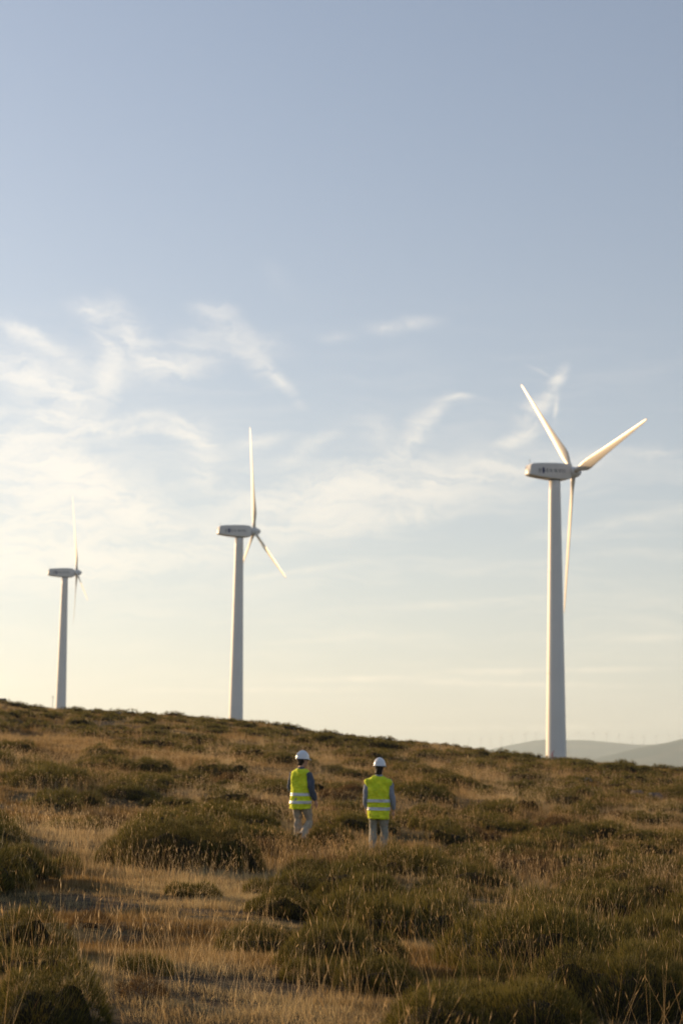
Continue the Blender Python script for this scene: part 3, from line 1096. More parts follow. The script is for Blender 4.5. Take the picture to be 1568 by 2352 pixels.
SPEC_B = dict(
    head_c=(.012, .02), head_yaw=R(-14), hair_long=True, glasses=False, hat_tilt=-2, seed=8,
    arm_l=[(-.18, -.01, 1.445), (-.225, -.02, 1.32), (-.25, -.035, 1.16), (-.252, .0, 1.02), (-.245, .06, .89)],
    arm_r=[(.18, -.01, 1.445), (.235, -.02, 1.32), (.272, -.035, 1.16), (.285, .0, 1.02), (.288, .06, .88)],
    hand_l=(.0, .35, -.9), hand_r=(0.02, .35, -.9), thumb_l=1, thumb_r=-1,
    leg_l=[(-.092, 0, .90), (-.10, .02, .72), (-.105, .045, .50), (-.10, .0, .30), (-.10, -.04, .09)],
    leg_r=[(.092, 0, .90), (.10, .03, .72), (.105, .07, .50), (.105, .06, .30), (.105, .05, .09)],
    toe_l=(-.1, .99, 0), toe_r=(.12, .99, 0),
    vest_rows=[(.705, 0, 0, .218, .16), (.80, 0, 0, .218, .16), (.95, 0, 0, .222, .158), (1.10, 0, 0, .226, .155), (1.25, 0, 0, .236, .15),
               (1.36, 0, 0, .262, .150), (1.42, 0, -.005, .282, .145), (1.455, 0, -.01, .270, .135), (1.49, 0, -.01, .205, .122), (1.525, 0, -.008, .13, .10), (1.545, 0, -.005, .095, .084)],
    tape=(.905, 1.06), trousers=M['beige'], shirt=M['shirt_light'])

dA = ray(689, 1937)
PA = np.array([dA[0] * 36.8, 36.8, 0.0]); PA[2] = dA[2] * 36.8
dB = ray(868, 1959)
PB = np.array([dB[0] * 36.3, 36.3, 0.0]); PB[2] = dB[2] * 36.3
print('person A z', PA[2], 'ground', height(PA[0], PA[1]), 'person B z', PB[2], 'ground', height(PB[0], PB[1]))
PA[2] = float(height(PA[0], PA[1])) + .005
PB[2] = float(height(PB[0], PB[1])) + .005
person(tuple(PA), R(-30), SPEC_A, 'person at left in dark slate shirt and khaki trousers, white hard hat, head turned right')
person(tuple(PB), R(-9), SPEC_B, 'person at right in pale grey shirt, white hard hat, arms hanging, seen from behind')


# ------------------------------------------------------------------ shrubs
def blades_mesh(pts, dirs, length, width, rnd, segs=1, bend=None):
    """thin upright twigs as single triangles (segs=1) or bent two-piece blades"""
    n = len(pts)
    d = dirs / np.linalg.norm(dirs, axis=1, keepdims=True)
    a = rnd.uniform(0, 2 * math.pi, n)
    side = np.stack([np.cos(a), np.sin(a), np.zeros(n)], 1)
    side -= d * (side * d).sum(1, keepdims=True)
    side /= np.linalg.norm(side, axis=1, keepdims=True) + 1e-9
    L = length[:, None]; W = width[:, None] * .5
    tone = rnd.uniform(0, 1, n)
    if segs == 1:
        V = np.stack([pts - side * W, pts + side * W, pts + d * L], 1).reshape(-1, 3)
        F = np.arange(3 * n).reshape(n, 3)
        return V, F, np.repeat(tone, 3), np.tile([0, 0, 1.0], n)
    bd = bend if bend is not None else rnd.normal(0, .25, (n, 3)) * [1, 1, 0]
    m1 = pts + d * L * .5 + bd * L * .12
    tip = pts + d * L + bd * L * .5
    V = np.stack([pts - side * W, pts + side * W, m1 + side * W * .8, m1 - side * W * .8, tip], 1).reshape(-1, 3)
    k = np.arange(n)[:, None] * 5
    F = np.concatenate([k + [0, 1, 2], k + [0, 2, 3], k + [3, 2, 4]], 0)
    return V, F, np.repeat(tone, 5), np.tile([0, 0, .5, .5, 1.0], n)


class Dome:
    """an irregular cushion: several overlapping lobes over an oval footprint"""
    def __init__(self, rx, ry, h, seed, lobes=None):
        r = np.random.default_rng(seed)
        self.rx, self.ry, self.h = rx, ry, h
        n = lobes or int(6 + 4 * rx)
        self.l = [(0, 0, rx * .74, ry * .82, h * .74)]
        for i in range(n):
            a = r.uniform(0, 2 * math.pi); q = r.uniform(.25, .72)
            s = r.uniform(.22, .46)
            self.l.append((math.cos(a) * q * rx, math.sin(a) * q * ry, rx * s, ry * s * 1.05, h * r.uniform(.62, 1.04)))
        self.seed = seed

    def z(self, x, y):
        out_ = np.full(np.shape(x), -0.2)
        for cx, cy, ax, ay, hh in self.l:
            wob = 1 + .22 * (vnoise(x, y, .35, self.seed) - .5)
            q = ((x - cx) / ax) ** 2 + ((y - cy) / ay) ** 2
            q = q / wob
            zz = np.where(q < 1, hh * np.power(np.clip(1 - q, 0, 1), .58), -0.2)
            out_ = np.maximum(out_, zz)
        out_ = np.where(out_ > 0, out_ + self.h * (.26 * (vnoise(x, y, .26, self.seed + 1) - .5) + .16 * (vnoise(x, y, .11, self.seed + 2) - .5)), out_)
        return out_


def shrub_mesh(name, dome, density, blade_len, blade_w, seed, mat, ground_fn=None, shell=True):
    """dark woody interior plus a fur of upright twigs; ground_fn gives local ground offset"""
    r = np.random.default_rng(seed)
    rx, ry = dome.rx * 1.05, dome.ry * 1.05
    # inner body
    n = 34 if rx > .9 else 26
    xs = np.linspace(-rx, rx, n); ys = np.linspace(-ry, ry, n)
    X_, Y_ = np.meshgrid(xs, ys)
    Z_ = np.minimum.reduce([dome.z(X_ + a, Y_ + c) for a, c in ((0, 0), (.08, 0), (-.08, 0), (0, .08), (0, -.08))])
    G_ = ground_fn(X_, Y_) if ground_fn else np.zeros_like(X_)
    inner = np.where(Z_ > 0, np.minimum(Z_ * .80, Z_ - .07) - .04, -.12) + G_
    idx = np.arange(n * n).reshape(n, n)
    keep = (np.maximum.reduce([Z_[:-1, :-1], Z_[1:, :-1], Z_[:-1, 1:], Z_[1:, 1:]]) > 0)
    F0 = np.stack([idx[:-1, :-1], idx[:-1, 1:], idx[1:, 1:], idx[1:, :-1]], -1)[keep]
    F0t = np.concatenate([F0[:, [0, 1, 2]], F0[:, [0, 2, 3]]], 0)
    V0 = np.stack([X_, Y_, inner], -1).reshape(-1, 3)
    # twigs: sample footprint, weighting steep flanks
    area = 4 * rx * ry
    cand = int(area * density * 5.2)
    px = r.uniform(-rx, rx, cand); py = r.uniform(-ry, ry, cand)
    pz = dome.z(px, py)
    e = .04
    gxn = (dome.z(px + e, py) - dome.z(px - e, py)) / (2 * e)
    gyn = (dome.z(px, py + e) - dome.z(px, py - e)) / (2 * e)
    steep = np.sqrt(1 + np.clip(gxn**2 + gyn**2, 0, 36))
    clump = .5 * vnoise(px, py, .17, seed + 3) + .5 * vnoise(px, py, .06, seed + 4)
    ok = (pz > .0) & (r.uniform(0, 6.8, cand) < steep * (.75 + .5 * clump))
    px, py, pz, gxn, gyn, clump = px[ok], py[ok], pz[ok], gxn[ok], gyn[ok], clump[ok]
    nrm = np.stack([-np.clip(gxn, -2.5, 2.5), -np.clip(gyn, -2.5, 2.5), np.ones_like(gxn)], 1)
    nrm /= np.linalg.norm(nrm, axis=1, keepdims=True)
    d = nrm * .6 + [0, 0, .62] + r.normal(0, .27, nrm.shape)
    g = ground_fn(px, py) if ground_fn else 0
    depth = r.uniform(0, 1, len(px)) ** 2 * np.minimum(.22 * pz, .08)
    P_ = np.stack([px, py, pz - np.minimum(.07 * pz, .03) - depth - .02 + g], 1)
    L = blade_len * r.uniform(.55, 1.25, len(px)) * (.5 + 1.0 * clump)
    L = L * np.where(r.uniform(0, 1, len(px)) < .07, 1.9, 1.0)
    W = blade_w * r.uniform(.7, 1.3, len(px))
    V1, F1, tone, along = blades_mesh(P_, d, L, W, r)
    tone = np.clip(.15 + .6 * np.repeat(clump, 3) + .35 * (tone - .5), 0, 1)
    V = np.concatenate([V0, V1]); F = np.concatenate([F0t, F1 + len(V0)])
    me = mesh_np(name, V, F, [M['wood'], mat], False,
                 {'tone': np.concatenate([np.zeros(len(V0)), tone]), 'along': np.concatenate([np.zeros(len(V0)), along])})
    mi = np.zeros(len(F), np.int32); mi[len(F0t):] = 1
    me.polygons.foreach_set('material_index', mi)
    return me


SHRUBS_USED = []     # (x, y, rx, ry) footprints, to keep the grass out


def add_near_shrub(u, v, wpx, hpx, label, kind='broom', deep=.75, seed=0):
    """u, v = middle of the foot line; wpx, hpx = size in the measuring frame"""
    g = ground_at(u, v)
    d = g[1]
    rx = wpx / 2 * d / FPX * 1.12
    ry = rx * deep
    # apparent height also holds the depth of the top seen from above
    h = max(.20, hpx * d / FPX * (1.1 if v < 2120 else .85))
    h = min(h, .95)
    cy = g[1] + ry * .75
    cx = g[0] * cy / g[1]
    gz0 = float(height(cx, cy))
    dome = Dome(rx, ry, h, 100 + seed)

    def gf(x, y):
        return height(cx + x, cy + y) - gz0
    dens = 7500 if d < 17 else (5200 if d < 24 else (3000 if d < 38 else 1500))
    if rx * ry > 1.0: dens *= 1.35
    bl = .066 if kind == 'broom' else .05
    bw = .0040 if d < 20 else (.0055 if d < 34 else .0085)
    me = shrub_mesh('shrub', dome, dens, bl * (1 if d < 26 else 1.35), bw, 300 + seed, M['broom' if kind == 'broom' else 'heath'], gf)
    o = obj('shrub', me, loc=(cx, cy, gz0))
    tag(o, label, 'shrub', 'shrubs growing on the grassy hillside')
    SHRUBS_USED.append((cx, cy, rx, ry))
    return o


NEAR = [
    (435, 2064, 130, 40, 'small green shrub right in front of the wide dark mound', 'broom', .7),
    (725, 2264, 190, 52, 'low green shrub near the bottom, left of the bottom centre bush', 'broom', .7),
    (205, 2134, 120, 36, 'dark brown low shrub standing in for dark soil beside the upper left edge bush', 'heath', .7),  # heath shrub stands in for a patch of dark soil
    (330, 2300, 130, 30, 'small brownish tuft shrub near the bottom, right of the corner bush', 'heath', .8),
    (425, 2008, 440, 112, 'wide dark green shrub mound left of centre, below the person in the slate shirt', 'broom', .55),
    (600, 1958, 300, 62, 'long green shrub just behind the wide dark mound, ending near the left person', 'broom', .6),
    (60, 2190, 280, 140, 'dark green shrub cut by the left picture edge, upper one of two there', 'broom', .7),
    (110, 2370, 350, 160, 'large dark shrub filling the bottom left corner of the picture', 'broom', .7),
    (590, 2192, 200, 74, 'small upright green shrub alone in dry grass at the bottom centre left', 'broom', .7),
    (345, 2243, 125, 42, 'low grassy green shrub near the bottom, right of the corner bush', 'broom', .8),
    (880, 2140, 330, 118, 'broad dark shrub mass below the right person, behind tall straw stalks', 'broom', .65),
    (655, 2112, 230, 66, 'dark wide shrub half hidden by straw stalks, below and right of the wide mound', 'broom', .6),
    (775, 2062, 230, 78, 'dark shrub at the centre, between the wide mound and the broad dark mass', 'broom', .6),
    (655, 2062, 160, 60, 'dark rounded shrub just right of the foot of the wide mound', 'broom', .8),
    (880, 2290, 210, 118, 'bright green tipped shrub at the bottom centre, above the picture edge', 'broom', .8),
    (1070, 2345, 330, 92, 'low dark shrub along the bottom edge right of centre', 'broom', .7),
    (1410, 2352, 420, 176, 'very large green shrub filling the bottom right corner', 'broom', .75),
    (1190, 2018, 170, 58, 'reddish brown heath shrub in the middle distance on the right', 'heath', .8),
    (1262, 2026, 120, 46, 'second reddish brown heath shrub, just right of the first', 'heath', .8),
    (1080, 2040, 190, 58, 'green shrub left of the reddish brown heath shrubs', 'broom', .7),
    (1490, 2082, 210, 66, 'rounded bright green shrub at the right edge in the lower middle', 'broom', .7),
    (1290, 2118, 190, 56, 'olive shrub between the tall straw clump and the right edge', 'broom', .7),
    (1180, 2078, 130, 36, 'flat dark green shrub behind the tall straw clump', 'broom', .8),
    (1010, 2086, 150, 60, 'dark green shrub left behind the tall straw clump', 'broom', .8),
    (1250, 2190, 200, 62, 'low olive shrub above the big bottom right bush', 'broom', .7),
    (1490, 2170, 200, 64, 'green shrub at the right edge just above the big corner bush', 'broom', .7),
    (1130, 2262, 170, 60, 'bright green shrub between the bottom centre bush and the corner bush', 'broom', .8),
    (755, 1947, 108, 48, 'round olive green shrub between the two people', 'broom', .8),
    (840, 1992, 150, 50, 'dark shrub right below the feet of the person at right', 'broom', .7),
    (950, 1990, 110, 40, 'low shrub to the lower right of the person at right', 'broom', .8),
    (1040, 1945, 150, 44, 'dark green flat shrub level with the right person\'s knees', 'broom', .6),
    (1110, 1905, 140, 38, 'dark shrub right of the right person, above the knee high flat shrub', 'broom', .6),
    (1145, 1878, 95, 42, 'rounded shrub in the right middle slope, left one of a close pair', 'broom', .8),
    (1212, 1866, 72, 38, 'rounded shrub in the right middle slope, right one of a close pair', 'broom', .8),
    (1390, 1998, 180, 48, 'yellowish green shrub in the right middle slope below the dark flat ones', 'broom', .6),
    (1500, 1975, 130, 46, 'dark green shrub near the right edge above the bright round one', 'broom', .7),
    (1380, 1925, 150, 30, 'flat shrub in the right middle slope above the yellowish one', 'broom', .6),
    (420, 1806, 130, 34, 'green cushion shrub on the bright grass track, left one of two', 'broom', .7),
    (500, 1790, 130, 42, 'green cushion shrub on the bright grass track, right one of two', 'broom', .7),
    (528, 1856, 112, 50, 'yellow green feathery shrub left of the slate shirted person', 'broom', .8),
    (640, 1830, 120, 34, 'dark shrub just left of the left person\'s waist', 'broom', .7),
    (728, 1826, 54, 44, 'small dark shrub touching the right side of the left person', 'broom', .8),
    (620, 1880, 110, 30, 'flat dark shrub left of the left person\'s knees', 'broom', .7),
    (245, 1748, 112, 30, 'green shrub on the upper left slope above the grass track', 'broom', .7),
    (110, 1795, 210, 26, 'long low green shrub on the left slope below the track', 'broom', .5),
    (30, 1914, 70, 38, 'dark shrub at the left edge in the middle of the slope', 'broom', .7),
    (245, 1905, 140, 36, 'brownish shrub in tall grass on the left middle slope', 'heath', .6),
    (110, 1862, 150, 44, 'dim olive shrub in tall grass near the left edge', 'broom', .6),
    (330, 1940, 90, 26, 'small brownish shrub above the left end of the wide mound', 'heath', .7),
    (60, 1985, 90, 24, 'low tawny shrub near the left edge above the straw slope', 'heath', .7),
    (980, 1845, 110, 30, 'dark shrub on the slope right beside the right person\'s chest', 'broom', .6),
    (1000, 1790, 120, 26, 'dark shrub on the upper slope right of the right person\'s head', 'broom', .6),
    (820, 1790, 100, 24, 'dark shrub on the slope just left of the right person\'s shoulder', 'broom', .6),
    (1480, 1900, 120, 30, 'low shrub at the right side of the upper slope', 'broom', .6),
    (1300, 1850, 110, 28, 'low dark shrub under the big right tower\'s foot, half way down', 'broom', .6),
]
for i, (u, v, w, h, lab, kind, deep) in enumerate(NEAR):
    add_near_shrub(u, v, w, h, lab, kind, deep, seed=i)

# --- shrubs that nothing tells apart: shared prototypes on the slope up to the crest
far_protos = []
for k in range(9):
    rx = (.55, .75, 1.0)[k % 3]
    dm = Dome(rx, rx * .72, (.30, .36, .42)[k % 3], 700 + k)
    far_protos.append((rx, shrub_mesh('slope_shrub', dm, 1900, .08, .0095, 800 + k, M['heath'] if k == 4 else M['broom'])))

near_protos = []
for k in range(6):
    rx = (.55, .7, .9)[k % 3]
    dm = Dome(rx, rx * .78, (.34, .40, .46)[k % 3], 720 + k)
    near_protos.append((rx, shrub_mesh('near_slope_shrub', dm, 6500, .066, .0050, 840 + k, M['heath'] if k == 4 else M['broom'])))

ZONES = [
    (-.5, -.125, 'one of the low shrubs on the upper left slope, under the farthest turbine'),
    (-.125, -.02, 'one of the low shrubs on the slope below the middle turbine'),
    (-.02, .075, 'one of the low shrubs on the slope above and right of the two people'),
    (.075, .5, 'one of the low dark shrubs on the slope below the largest turbine'),
]
placed = list(SHRUBS_USED)
rr = random.Random(21)
items = []
tries = 0
while len(items) < 1100 and tries < 30000:
    tries += 1
    y = 12 + (rr.random() ** .95) * 146
    t = rr.uniform(-.235, .235)
    x = t * y
    dens = vnoise(x, y, 6.5, 31) * .6 + vnoise(x, y, 2.2, 32) * .4
    bias = .35 - .9 * t     # denser to the right
    # the pale grass track that climbs to the left
    if abs((y - 62) - (-t) * 70) < 5 and t < .02:
        continue
    if dens < bias - .08:
        continue
    if y < 33 and t < .0 and (rr.random() > (.30 if y > 23 else .25) or (y < 25 and -.14 < t < -.02) or (y < 31 and -.10 < t < -.0)):
        continue
    if abs(y - 36.6) < 1.4 and (abs(x - PA[0]) < .8 or abs(x - PB[0]) < .8):
        continue
    s_ = rr.uniform(.7, 1.35)
    k = rr.randrange(9)
    near = y < 34
    if near:
        k = k % 6
        if k == 4 and y < 27: k = 3
        s_ *= 1.25
    r0 = (near_protos if near else far_protos)[k][0] * s_
    if any(((x - a) / (rx + r0 * (.82 if y < 40 else .55))) ** 2 + ((y - b_) / (ry + r0 * (.72 if y < 40 else .5))) ** 2 < 1 for a, b_, rx, ry in placed):
        continue
    if 30 < y < 36.4 and (-1.35 < x / y * 36.6 < 1.2):
        continue
    placed.append((x, y, r0, r0 * .72))
    items.append((x, y, s_, k, t))
items.sort(key=lambda q: q[1])
plain = []
stuffV, stuffF, stuffT, stuffA, stuffM = [], [], [], [], []
nv = 0
for i, (x, y, s_, k, t) in enumerate(items):
    z = float(height(x, y)) - .03
    rz = rr.uniform(-.5, .5) + (math.pi if rr.random() < .5 else 0)
    zs_ = s_ * rr.uniform(.8, 1.2)
    if i < 238:
        o = obj('shrub', (near_protos if y < 34 else far_protos)[k][1], loc=(x, y, z))
        o.scale = (s_, s_, zs_)
        o.rotation_euler = (0, 0, rz)
        plain.append((o, x, y, z + .3, s_, k == 4))
    else:
        me = far_protos[k][1]
        n = len(me.vertices)
        co = np.empty(n * 3, np.float32); me.vertices.foreach_get('co', co); co = co.reshape(-1, 3)
        nt_ = len(me.polygons)
        li = np.empty(nt_ * 3, np.int32); me.loops.foreach_get('vertex_index', li); li = li.reshape(-1, 3)
        tn = np.empty(n, np.float32); me.attributes['tone'].data.foreach_get('value', tn)
        al = np.empty(n, np.float32); me.attributes['along'].data.foreach_get('value', al)
        mi = np.empty(nt_, np.int32); me.polygons.foreach_get('material_index', mi)
        # thin far ones out: keep the inner body and a third of the twigs, made wider
        inner = mi == 0
        keep = inner | (np.random.default_rng(i).uniform(0, 1, nt_) < .16)
        li = li[keep]; mi = mi[keep]
        c_, sn = math.cos(rz), math.sin(rz)
        cc = co * [s_, s_, zs_]
        tri = cc[li]
        cen = (tri[:, 0] + tri[:, 1]) / 2
        for q in (0, 1):
            tri[:, q] = np.where((mi == 1)[:, None], cen + (tri[:, q] - cen) * 3.6, tri[:, q])
        tri = np.stack([tri[..., 0] * c_ - tri[..., 1] * sn + x, tri[..., 0] * sn + tri[..., 1] * c_ + y, tri[..., 2] + z], -1)
        stuffV.append(tri.reshape(-1, 3)); stuffF.append(np.arange(len(tri) * 3).reshape(-1, 3) + nv)
        stuffT.append(tn[li].ravel()); stuffA.append(al[li].ravel()); stuffM.append(mi)
        nv += len(tri) * 3
if stuffV:
    me = mesh_np('crest_scrub', np.concatenate(stuffV), np.concatenate(stuffF), [M['wood'], M['broom']], False,
                 {'tone': np.concatenate(stuffT), 'along': np.concatenate(stuffA)})
    me.polygons.foreach_set('material_index', np.concatenate(stuffM))
    o = obj('crest_scrub', me)
    tag(o, 'low dark scrub running along the crest of the hill', kind='stuff')
print('slope shrubs', len(items), 'stuff tris', nv // 3)

# labels: rows by how high they stand against the two people, counted from the left over all shrubs
def seen_at(p):
    q = CM.T @ np.array(p)
    return 784 + FPX * q[0] / -q[2], 1176 - FPX * q[1] / -q[2]


ORD = ['first', 'second', 'third', 'fourth', 'fifth', 'sixth', 'seventh', 'eighth', 'ninth', 'tenth', 'eleventh', 'twelfth', 'thirteenth',
       'fourteenth', 'fifteenth', 'sixteenth', 'seventeenth', 'eighteenth', 'nineteenth', 'twentieth']
BANDS = [(0, 1690, 'just under the crest'), (1690, 1728, 'on the upper slope'), (1728, 1765, 'a little above the helmets'), (1765, 1815, 'level with the shoulders'), (1815, 1865, 'level with the vest hems'),
         (1865, 1915, 'level with the knees'), (1915, 1970, 'level with the boots'), (1970, 2050, 'a little below the boots'),
         (2050, 2140, 'half way down to the bottom edge'), (2140, 2230, 'in the lower foreground'), (2230, 9999, 'along the bottom edge')]
SIDES = [(-9999, 690, 'left of both people'), (690, 868, 'between the two people'), (868, 1240, 'right of both people'), (1240, 9999, 'under the big tower')]
rows_ = {}
for k_, (cx, cy, rx, ry) in enumerate(SHRUBS_USED):
    u, v = seen_at((cx, cy, float(height(cx, cy)) + .3))
    rows_.setdefault((next(i for i, q in enumerate(BANDS) if q[0] <= v < q[1]), next(i for i, q in enumerate(SIDES) if q[0] <= u < q[1])), []).append((u, None))
for e in plain:
    if e[2] < 120:
        u, v = seen_at(e[1:4])
        rows_.setdefault((next(i for i, q in enumerate(BANDS) if q[0] <= v < q[1]), next(i for i, q in enumerate(SIDES) if q[0] <= u < q[1])), []).append((u, e))
for (bi, si), lst in rows_.items():
    lst.sort(key=lambda q: q[0])
    for n_, (u, e) in enumerate(lst):
        if e is None or n_ >= len(ORD):
            continue
        word = ('brown ' if e[5] else 'green ')
        tag(e[0], '%sshrub %s, %s of those %s' % (word, BANDS[bi][2], ORD[n_], SIDES[si][2]), 'shrub', 'shrubs growing on the grassy hillside')
for (o_, x, y, z, s_, h_) in plain:
    if 'label' not in o_:
        t = x / y
        zi, lab = next((i, l) for i, (a, b_, l) in enumerate(ZONES) if a <= t < b_)
        tag(o_, lab, 'shrub', ('far shrubs on the upper left slope', 'far shrubs below the middle turbine',
                               'far shrubs above the two people', 'far shrubs below the largest turbine')[zi])


# ------------------------------------------------------------------ rocks
def rock_mesh(seed, r):
    s = Shape().ell((0, 0, 0), r, 14, 9)
    v = np.array(s.v)
    n = v / (np.linalg.norm(v, axis=1, keepdims=True) + 1e-6)
    q = vnoise(n[:, 0] * 2 + seed, n[:, 1] * 2 + n[:, 2] * 1.7, .55, seed)
    q2 = vnoise(n[:, 0] * 2 - n[:, 2], n[:, 1] * 2 + 3, .25, seed + 1)
    v = v * (.72 + .5 * q + .12 * q2)[:, None]
    v[:, 2] = np.clip(v[:, 2], -r[2], r[2] * .85)
    return mesh_np('rock', v, s.f, [M['rock']], False)


ROCKS = [(563, 1657, 13, 7, 'dark rock on the crest at the right foot of the middle turbine'),
         (672, 1676, 12, 8, 'dark rock on the crest, first to the right of the middle turbine'),
         (781, 1692, 10, 6, 'small rock on the crest above and left of the right person'),
         (808, 1695, 13, 7, 'flat rock on the crest, middle one of three close together'),
         (824, 1698, 9, 5, 'smallest rock on the crest, last of the row towards the right'),
         (1122, 1770, 12, 7, 'grey rock among shrubs on the slope left of the largest tower'),
         (1210, 1778, 14, 7, 'grey stone lying below the left side of the largest tower'),
         (1338, 1795, 26, 8, 'long grey rock slab on the slope right of the largest tower'),
         (1462, 1828, 22, 10, 'grey rock on the far right slope, left one of two'),
         (1500, 1836, 26, 11, 'grey rock on the far right slope, right one of two'),
         (8, 1612, 14, 7, 'dark rock on the crest at the left picture edge'),
         (270, 1640, 10, 5, 'small dark rock on the crest between the two left turbines')]
for i, (u, v, w, h, lab) in enumerate(ROCKS):
    g = ground_at(u, v + 3)
    d = g[1]
    sc = d / FPX
    o = obj('rock', rock_mesh(i + 2, (w * sc * .8, w * sc * .6, h * sc * 1.5)), loc=(g[0], g[1], g[2] + h * sc * .25))
    tag(o, lab, 'rock', 'rocks on the hillside')


# ------------------------------------------------------------------ grass
def tuft(seed, n, rad, h0, h1, w, lean=.35):
    r = np.random.default_rng(seed)
    a = r.uniform(0, 2 * math.pi, n); q = np.sqrt(r.uniform(0, 1, n)) * rad
    P_ = np.stack([q * np.cos(a), q * np.sin(a), np.full(n, -.02)], 1)
    d = np.stack([np.cos(a) * q / rad * lean + r.normal(0, .28, n) + .10, np.sin(a) * q / rad * lean + r.normal(0, .28, n), np.ones(n)], 1)
    L = r.uniform(h0, h1, n)
    V, F, tone, along = blades_mesh(P_, d, L, np.full(n, w) * r.uniform(.7, 1.3, n), r, 2)
    return mesh_np('grass_tuft', V, F, [M['grass']], False, {'tone': tone, 'along': along})


def stalks(seed, n, rad, h0, h1, w, head=True, lean=.14):
    """tall stalks that bow over, with seed heads"""
    r = np.random.default_rng(seed)
    V, F, T = [], [], []
    k = 0
    for i in range(n):
        a = r.uniform(0, 2 * math.pi); q = math.sqrt(r.uniform()) * rad
        p = np.array([q * math.cos(a), q * math.sin(a), -.02])
        H_ = r.uniform(h0, h1)
        ln = np.array([r.normal(.12, lean * 1.5), r.normal(0, lean), 1.0]); ln /= np.linalg.norm(ln)
        bend = np.array([r.normal(.25, .35), r.normal(0, .35), 0]) * r.uniform(.1, .8)
        segs = 6
        pts = []
        for j in range(segs + 1):
            f = j / segs
            pts.append(p + ln * H_ * f + bend * H_ * f ** 2.6 * .5 - np.array([0, 0, 1]) * H_ * (np.linalg.norm(bend) ** 2) * f ** 3 * .4)
        ang = r.uniform(0, math.pi)
        sd = np.array([math.cos(ang), math.sin(ang), 0])
        tone = r.uniform(0, 1)
        for j, pt in enumerate(pts):
            ww = w * (1 - .6 * j / segs) * .5
            V += [pt - sd * ww, pt + sd * ww]; T += [tone, tone]
        for j in range(segs):
            c = k + 2 * j
            F += [[c, c + 1, c + 3], [c, c + 3, c + 2]]
        k += 2 * (segs + 1)
        if head and r.uniform() < .8:
            hl = r.uniform(.035, .075); hw = r.uniform(.0022, .004) * (w / .0024) ** .7
            t = pts[-1] - pts[-2]; t /= np.linalg.norm(t)
            e = pts[-1] + t * hl
            mid = pts[-1] + t * hl * .4
            for sdx in (sd, np.cross(t, sd)):
                V += [pts[-1], mid - sdx * hw, mid + sdx * hw, e]; T += [min(1, tone + .25)] * 4
                F += [[k, k + 2, k + 1], [k + 1, k + 2, k + 3]]
                k += 4
    V = np.array(V)
    return mesh_np('grass_stalk', V, np.array(F), [M['stalk']], False, {'tone': T, 'along': np.zeros(len(V))})


def proto_collection(name, meshes):
    col = bpy.data.collections.new(name)
    for i, me in enumerate(meshes):
        o = bpy.data.objects.new(me.name, me)
        col.objects.link(o)
    return col


def scatter(name, label, pts, rot, tilt, scl, idx_, col, mat):
    """one object of ground cover: points that carry the tufts (geometry nodes)"""
    me = bpy.data.meshes.new(name)
    n = len(pts)
    me.vertices.add(n)
    me.vertices.foreach_set('co', np.asarray(pts, np.float32).ravel())
    for nm, ty, arr in (('rot', 'FLOAT_VECTOR', np.stack([tilt[:, 0], tilt[:, 1], rot], 1)), ('scl', 'FLOAT_VECTOR', scl)):
        a = me.attributes.new(nm, ty, 'POINT')
        a.data.foreach_set('vector', np.asarray(arr, np.float32).ravel())
    a = me.attributes.new('pick', 'INT', 'POINT')
    a.data.foreach_set('value', idx_.astype(np.int32))
    me.materials.append(mat)
    o = obj(name, me)
    ng = bpy.data.node_groups.new(name, 'GeometryNodeTree')
    ng.interface.new_socket('Geometry', in_out='INPUT', socket_type='NodeSocketGeometry')
    ng.interface.new_socket('Geometry', in_out='OUTPUT', socket_type='NodeSocketGeometry')
    N = ng.nodes
    gi, go = N.new('NodeGroupInput'), N.new('NodeGroupOutput')
    ci = N.new('GeometryNodeCollectionInfo')
    ci.inputs['Collection'].default_value = col
    ci.inputs['Separate Children'].default_value = True
    ci.inputs['Reset Children'].default_value = True
    ip = N.new('GeometryNodeInstanceOnPoints')
    ip.inputs['Pick Instance'].default_value = True
    na = {}
    for nm, dt in (('rot', 'FLOAT_VECTOR'), ('scl', 'FLOAT_VECTOR'), ('pick', 'INT')):
        q = N.new('GeometryNodeInputNamedAttribute'); q.data_type = dt; q.inputs['Name'].default_value = nm
        na[nm] = q.outputs[0]
    L = ng.links
    L.new(gi.outputs[0], ip.inputs['Points']); L.new(ci.outputs[0], ip.inputs['Instance'])
    L.new(na['pick'], ip.inputs['Instance Index'])
    L.new(na['rot'], ip.inputs['Rotation']); L.new(na['scl'], ip.inputs['Scale'])
    L.new(ip.outputs[0], go.inputs[0])
    md = o.modifiers.new('scatter', 'NODES'); md.node_group = ng
    tag(o, label, kind='stuff')
    return o


def cover(n, y0, y1, power, fn, seed, tmax=.225):
    """random ground points inside a wedge wider than the view; fn(x, y) -> probability"""
    r = np.random.default_rng(seed)
    # uniform over the wedge area, biased by power
    y = np.sqrt(r.uniform(0, 1, n) ** power * (y1**2 - y0**2) + y0**2)
    t = r.uniform(-tmax, tmax, n)
    x = t * y + r.uniform(-1, 1, n) * 2.6
    p = fn(x, y)
    k = r.uniform(0, 1, n) < p
    x, y = x[k], y[k]
    return x, y, height(x, y), r


def in_shrub(x, y, grow=1.0):
    m_ = np.zeros(len(x), bool)
    for cx, cy, rx, ry in placed:
        m_ |= (((x - cx) / (rx * grow)) ** 2 + ((y - cy) / (ry * grow)) ** 2) < 1
    return m_


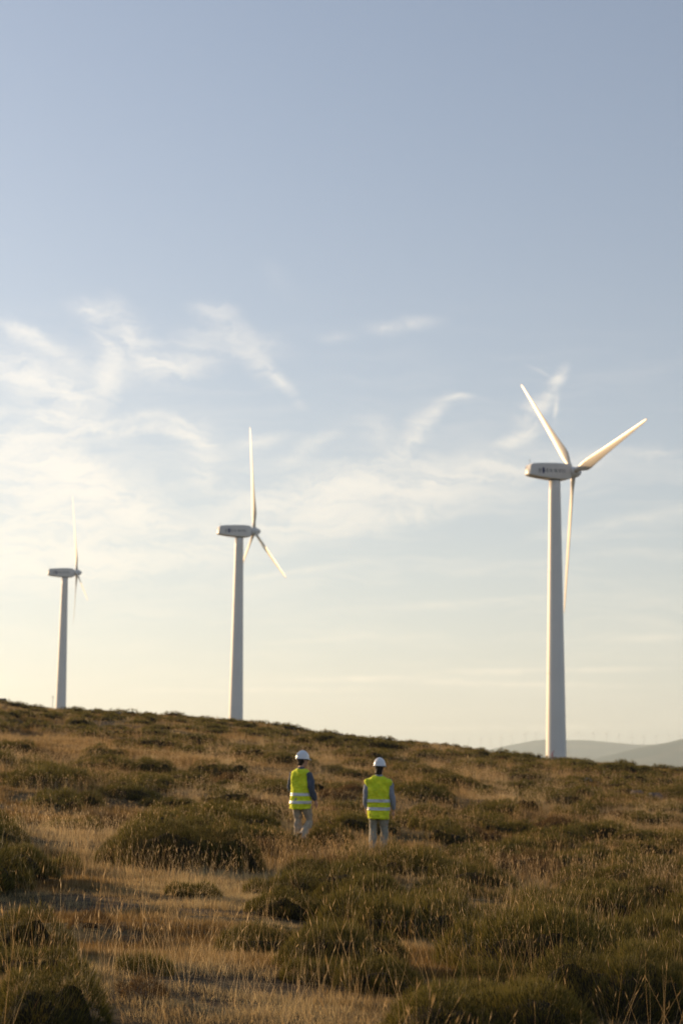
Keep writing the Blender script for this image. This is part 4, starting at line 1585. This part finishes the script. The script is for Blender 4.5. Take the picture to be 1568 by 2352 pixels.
GSHORT = proto_collection('short_tufts', [tuft(10 + k, 34, .11, .02, .055 + .02 * (k % 3), .0030) for k in range(7)])
GMID = proto_collection('slope_tufts', [tuft(30 + k, 34, .22, .04, .15, .0065) for k in range(6)])
GFAR = proto_collection('far_tufts', [tuft(50 + k, 30, .42, .05, .22, .017, .3) for k in range(5)])
GSTALK = proto_collection('stalk_tufts', [stalks(70 + k, 2 + k % 3, .10, .24, .60, .0020) for k in range(10)])
GSTALKM = proto_collection('slope_stalk_tufts', [stalks(90 + k, 7 + k % 4, .25, .22, .55, .0050) for k in range(8)])


def trodden(x, y):
    m_ = np.ones(len(x))
    for q in (PA, PB):
        m_ *= 1 - .93 * np.exp(-(((x - q[0]) / .6) ** 2 + ((y - q[1] + 1.0) / 1.9) ** 2) ** 2)
    return m_


def p_short(x, y):
    m_ = vnoise(x, y, 1.3, 51) * .6 + vnoise(x, y, .4, 52) * .4
    q = sstep(.25, .55, m_)
    return q * np.where(in_shrub(x, y, .88), 0.03, 1.0) * trodden(x, y)


def p_stalk(x, y):
    m_ = vnoise(x, y, 2.4, 61) * .65 + vnoise(x, y, .7, 62) * .35
    q = sstep(.36, .66, m_)
    t = x / y
    q = q * (1 + .8 * sstep(-.02, .04, t) * sstep(21, 15, y))
    return trodden(x, y) * np.clip(q, 0, 1) * np.where(in_shrub(x, y, .8), 0.16, 1.0)


def scatter_cover(name, label, n, y0, y1, power, fn, seed, col, npro, mat, s0, s1, tilt=.16):
    x, y, z, r = cover(n, y0, y1, power, fn, seed)
    k = len(x)
    sc = r.uniform(s0, s1, k)
    hgt = .75 + .5 * vnoise(x, y, 1.6, seed + 9)
    scl = np.stack([sc, sc, sc * hgt], 1)
    print(name, k)
    return scatter(name, label, np.stack([x, y, z], 1), r.uniform(-math.pi, math.pi, k) if tilt < .3 else r.uniform(-.9, .9, k),
                   r.normal(0, tilt, (k, 2)), scl, r.integers(0, npro, k), col, mat)


scatter_cover('short_dry_grass', 'short straw coloured grass covering the ground in front of the people',
              118000, 4.0, 40, 1.2, p_short, 1001, GSHORT, 7, M['grass'], .7, 1.35)
scatter_cover('slope_grass', 'dry grass covering the middle of the slope around the people',
              58000, 26, 85, 1.1, p_short, 1002, GMID, 6, M['grass'], .7, 1.4)
scatter_cover('far_slope_grass', 'dry grass covering the upper slope up to the crest',
              42000, 70, 190, 1.0, p_short, 1003, GFAR, 5, M['grass'], .7, 1.3)
scatter_cover('tall_dry_stalks', 'tall thin straw stalks with seed heads in the foreground',
              6400, 5.0, 34, 1.1, p_stalk, 1004, GSTALK, 10, M['stalk'], .75, 1.25)
scatter_cover('slope_stalks', 'tall straw stalks on the slope around and behind the people',
              12000, 28, 90, 1.0, p_stalk, 1005, GSTALKM, 8, M['stalk'], .7, 1.15)
